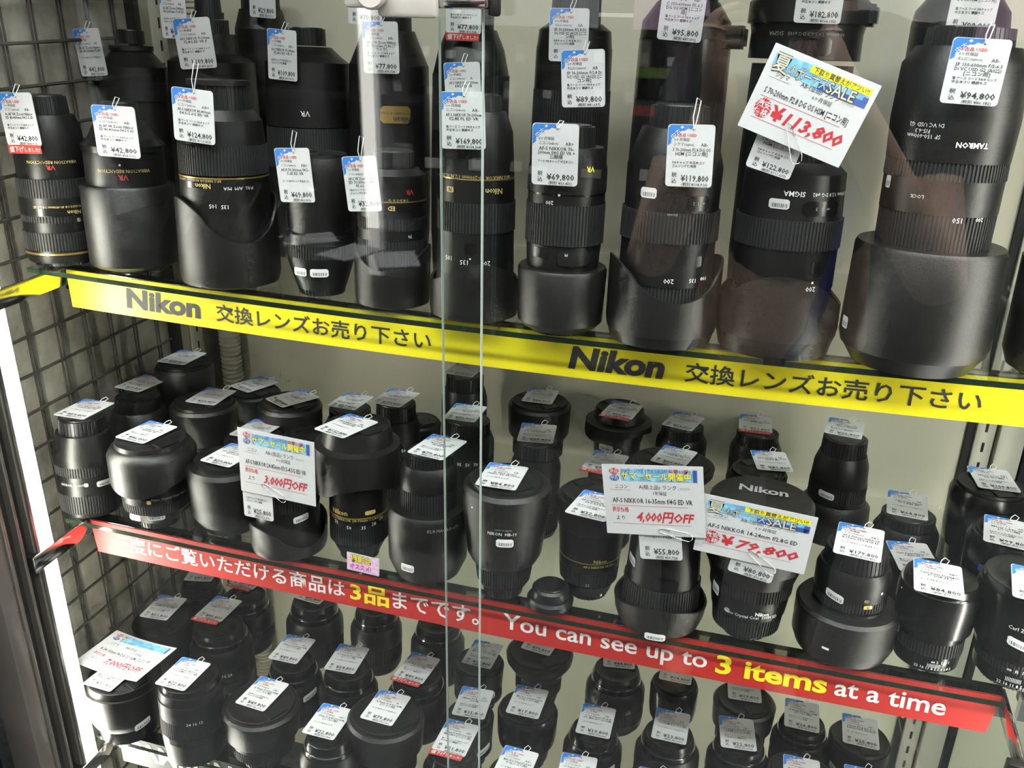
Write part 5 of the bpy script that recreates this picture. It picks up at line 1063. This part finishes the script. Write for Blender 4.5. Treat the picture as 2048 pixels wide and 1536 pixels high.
for i, (x, m_) in enumerate(((-.1, 'shop_white'), (.35, 'pink'), (.75, 'shop_white'), (1.15, 'pink'), (1.5, 'shop_white'))):
    o = box('sale_poster', x, x + .36, -1.854, -1.848, .275, .56, m_); tag(o, ('pale poster', 'pink poster')[m_ == 'pink'] + ' on the shelving across the aisle, number %s from its left' % ('one', 'two', 'three', 'four', 'five')[i], 'poster')
ct = tag(empty('shop_counter', Matrix.Translation((-.35, -1.45, -1.0))), 'low dark counter across the aisle, mirrored in the left pane', 'counter')
box('cabinet', -.55, .45, -.22, .16, 0, .72, 'shop_dark', ct); box('top', -.57, .47, -.24, .18, .72, .75, 'black_gloss', ct)
for i, (x, y, a) in enumerate(((.10, .02, .3), (.24, .05, -.5), (-.05, -.05, .9))):
    o = box('paper_sheet', -.05, .05, -.07, .07, 0, .002, 'paper'); o.matrix_world = Matrix.Translation((-.35 + x, -1.45 + y, -.2495 + i * .0022)) @ Matrix.Rotation(a, 4, 'Z')
    tag(o, ('lowest', 'middle', 'topmost')[i] + ' loose white sheet on the counter across the aisle', 'paper')
for i in range(6):
    o = tube('metal_rod', [(0, 0, 0), (.06, 0, .16)], .010, 'steel', None, 10); o.matrix_world = Matrix.Translation((-.82 + i * .075, -1.45, -.2475 + .0)) @ Matrix.Rotation(.2, 4, 'Y')
    tag(o, 'slanted steel rod standing on the counter across the aisle', 'rod', 'steel rods on the counter')
for i, (x, y) in enumerate(((-.4, -1.25), (1.0, -1.25), (2.4, -1.25), (.4, -.45), (1.6, -.45))):
    o = box('ceiling_light', x - .60, x + .60, y - .10, y + .10, CEIL_Z - .025, CEIL_Z, 'shop_white', bevel=.004); tag(o, 'white ceiling light housing above the aisle', 'light', 'ceiling lights')

# ------------------------------------------------------------------ the person taking the picture, mirrored in the glass
def skin_body(name, nodes, edges, m, parent=None, sub=2, root=0):
    me = bpy.data.meshes.new(name); me.from_pydata([n[:3] for n in nodes], edges, []); o = bpy.data.objects.new(name, me); COL.objects.link(o)
    md = o.modifiers.new('skin', 'SKIN'); md.use_smooth_shade = True
    for v, n in zip(me.skin_vertices[0].data, nodes): v.radius = (n[3], n[4] if len(n) > 4 else n[3])
    me.skin_vertices[0].data[root].use_root = True
    sd = o.modifiers.new('sub', 'SUBSURF'); sd.levels = sub; sd.render_levels = sub
    me.materials.append(MATS[m])
    if parent: o.parent = parent; o.matrix_parent_inverse = parent.matrix_world.inverted()
    return o
px, py = .785, -1.03
person = tag(empty('person', Matrix.Translation((px, py, -1.0))), 'person in dark clothes raising a phone with both hands, mirrored in the glass', 'person')
N = [(px, py, -.10, .13, .10), (px, py, .08, .12, .09), (px, py + .01, .22, .14, .10), (px, py + .02, .33, .06), (px, py + .03, .40, .052), (px, py + .05, .47, .075, .085), (px, py + .05, .55, .082, .098), (px, py + .045, .62, .055, .06)]
E_ = [(i, i + 1) for i in range(7)]
def addn(n, fr): N.append(n); E_.append((fr, len(N) - 1)); return len(N) - 1
for sx, el, wr, hand in ((1, (1.010, -.820, -.056), (.832, -.742, .225), (.795, -.722, .292)), (-1, (.563, -.850, -.062), (.664, -.744, .225), (.640, -.724, .292))):
    s_ = addn((px + sx * .165, py + .01, .275, .056), 2); u_ = addn(((px + sx * .165 + el[0]) / 2, (py + el[1]) / 2, .10, .048), s_)
    e_ = addn((*el, .042), u_); f_ = addn(tuple(el[i] + (wr[i] - el[i]) * .35 for i in range(3)) + (.044,), e_); w_ = addn((*wr, .026, .030), f_)
    p_ = addn((*hand, .026, .014), w_)
    hx = -sx
    for k, (dz, ln) in enumerate(((.036, .050), (.030, .058), (.016, .060), (.000, .052))):
        b_ = addn((hand[0] + hx * (.004 + k * .001), hand[1] - .004, hand[2] + dz, .0095), p_); c_ = addn((hand[0] + hx * (ln * .6), hand[1] - .016, hand[2] + dz + .012 - k * .003, .0085), b_); addn((hand[0] + hx * ln, hand[1] - .022, hand[2] + dz + .010 - k * .004, .0075), c_)
    b_ = addn((hand[0] + hx * .012, hand[1] + .002 - .022, hand[2] - .006, .011), p_); addn((hand[0] + hx * .045, hand[1] - .030, hand[2] + .006, .009), b_)
for sx in (1, -1):
    h_ = addn((px + sx * .085, py, -.22, .09), 0); k_ = addn((px + sx * .10, py + .02, -.56, .060), h_); a_ = addn((px + sx * .10, py, -.93, .040), k_); addn((px + sx * .11, py + .13, -.965, .034, .030), a_)
skin_body('body', N, E_, 'skin', person)
NS = [(px, py, -.16, .150, .120), (px, py, .08, .138, .108), (px, py + .01, .24, .150, .112), (px, py + .015, .335, .085, .075)]; ES = [(0, 1), (1, 2), (2, 3)]
for sx, el in ((1, (1.010, -.820, -.056)), (-1, (.563, -.850, -.062))):
    NS.append((px + sx * .165, py + .01, .275, .072)); ES.append((2, len(NS) - 1)); NS.append(((px + sx * .165) * .4 + el[0] * .6, py * .4 + el[1] * .6, .075, .064)); ES.append((len(NS) - 2, len(NS) - 1))
skin_body('shirt', NS, ES, 'cloth', person)
NT = [(px, py, -.17, .145, .115)]; ET = []
for sx in (1, -1):
    i = len(NT); NT += [(px + sx * .085, py, -.26, .105), (px + sx * .10, py + .02, -.56, .078), (px + sx * .10, py, -.92, .062)]; ET += [(0, i), (i, i + 1), (i + 1, i + 2)]
skin_body('trousers', NT, ET, 'cloth', person)
skin_body('hair', [(px, py + .02, .50, .070, .075), (px, py + .03, .58, .088, .098), (px, py + .035, .645, .070, .075)], [(0, 1), (1, 2)], 'hair', person)
tube('strap', [(px + .10, py + .12, .30), (px + .095, py + .135, .15), (px + .075, py + .140, -.02), (px + .05, py + .145, -.16), (px + .02, py + .14, -.22)], .011, 'strap', None, 8)
o = bpy.data.objects['strap']; o.parent = person; o.matrix_parent_inverse = person.matrix_world.inverted()
for sx in (-1, 1):
    o = lathe('eye', [(-.007, .003), (-.003, .008), (.003, .008), (.007, .003)], 'paper', None, 16); o.matrix_world = Matrix.Translation((px + sx * .032, py + .138, .535)); o.parent = person; o.matrix_parent_inverse = person.matrix_world.inverted()
o = tube('nose', [(px, py + .140, .535), (px, py + .160, .505), (px, py + .148, .495)], [.006, .012, .008], 'skin', None, 8); o.parent = person; o.matrix_parent_inverse = person.matrix_world.inverted()
o = tube('mouth', [(px - .022, py + .128, .470), (px, py + .138, .468), (px + .022, py + .128, .470)], .005, 'red_paint', None, 8); o.parent = person; o.matrix_parent_inverse = person.matrix_world.inverted()
ph = tag(empty('phone', cam.matrix_world.copy()), 'dark phone held in both hands, mirrored in the glass', 'phone')
box('body', -.130, .024, -.058, .018, .010, .018, 'black_gloss', ph, bevel=.003); box('camera_island', -.012, .022, -.016, .016, .0085, .010, 'dark_metal', ph, bevel=.0006)
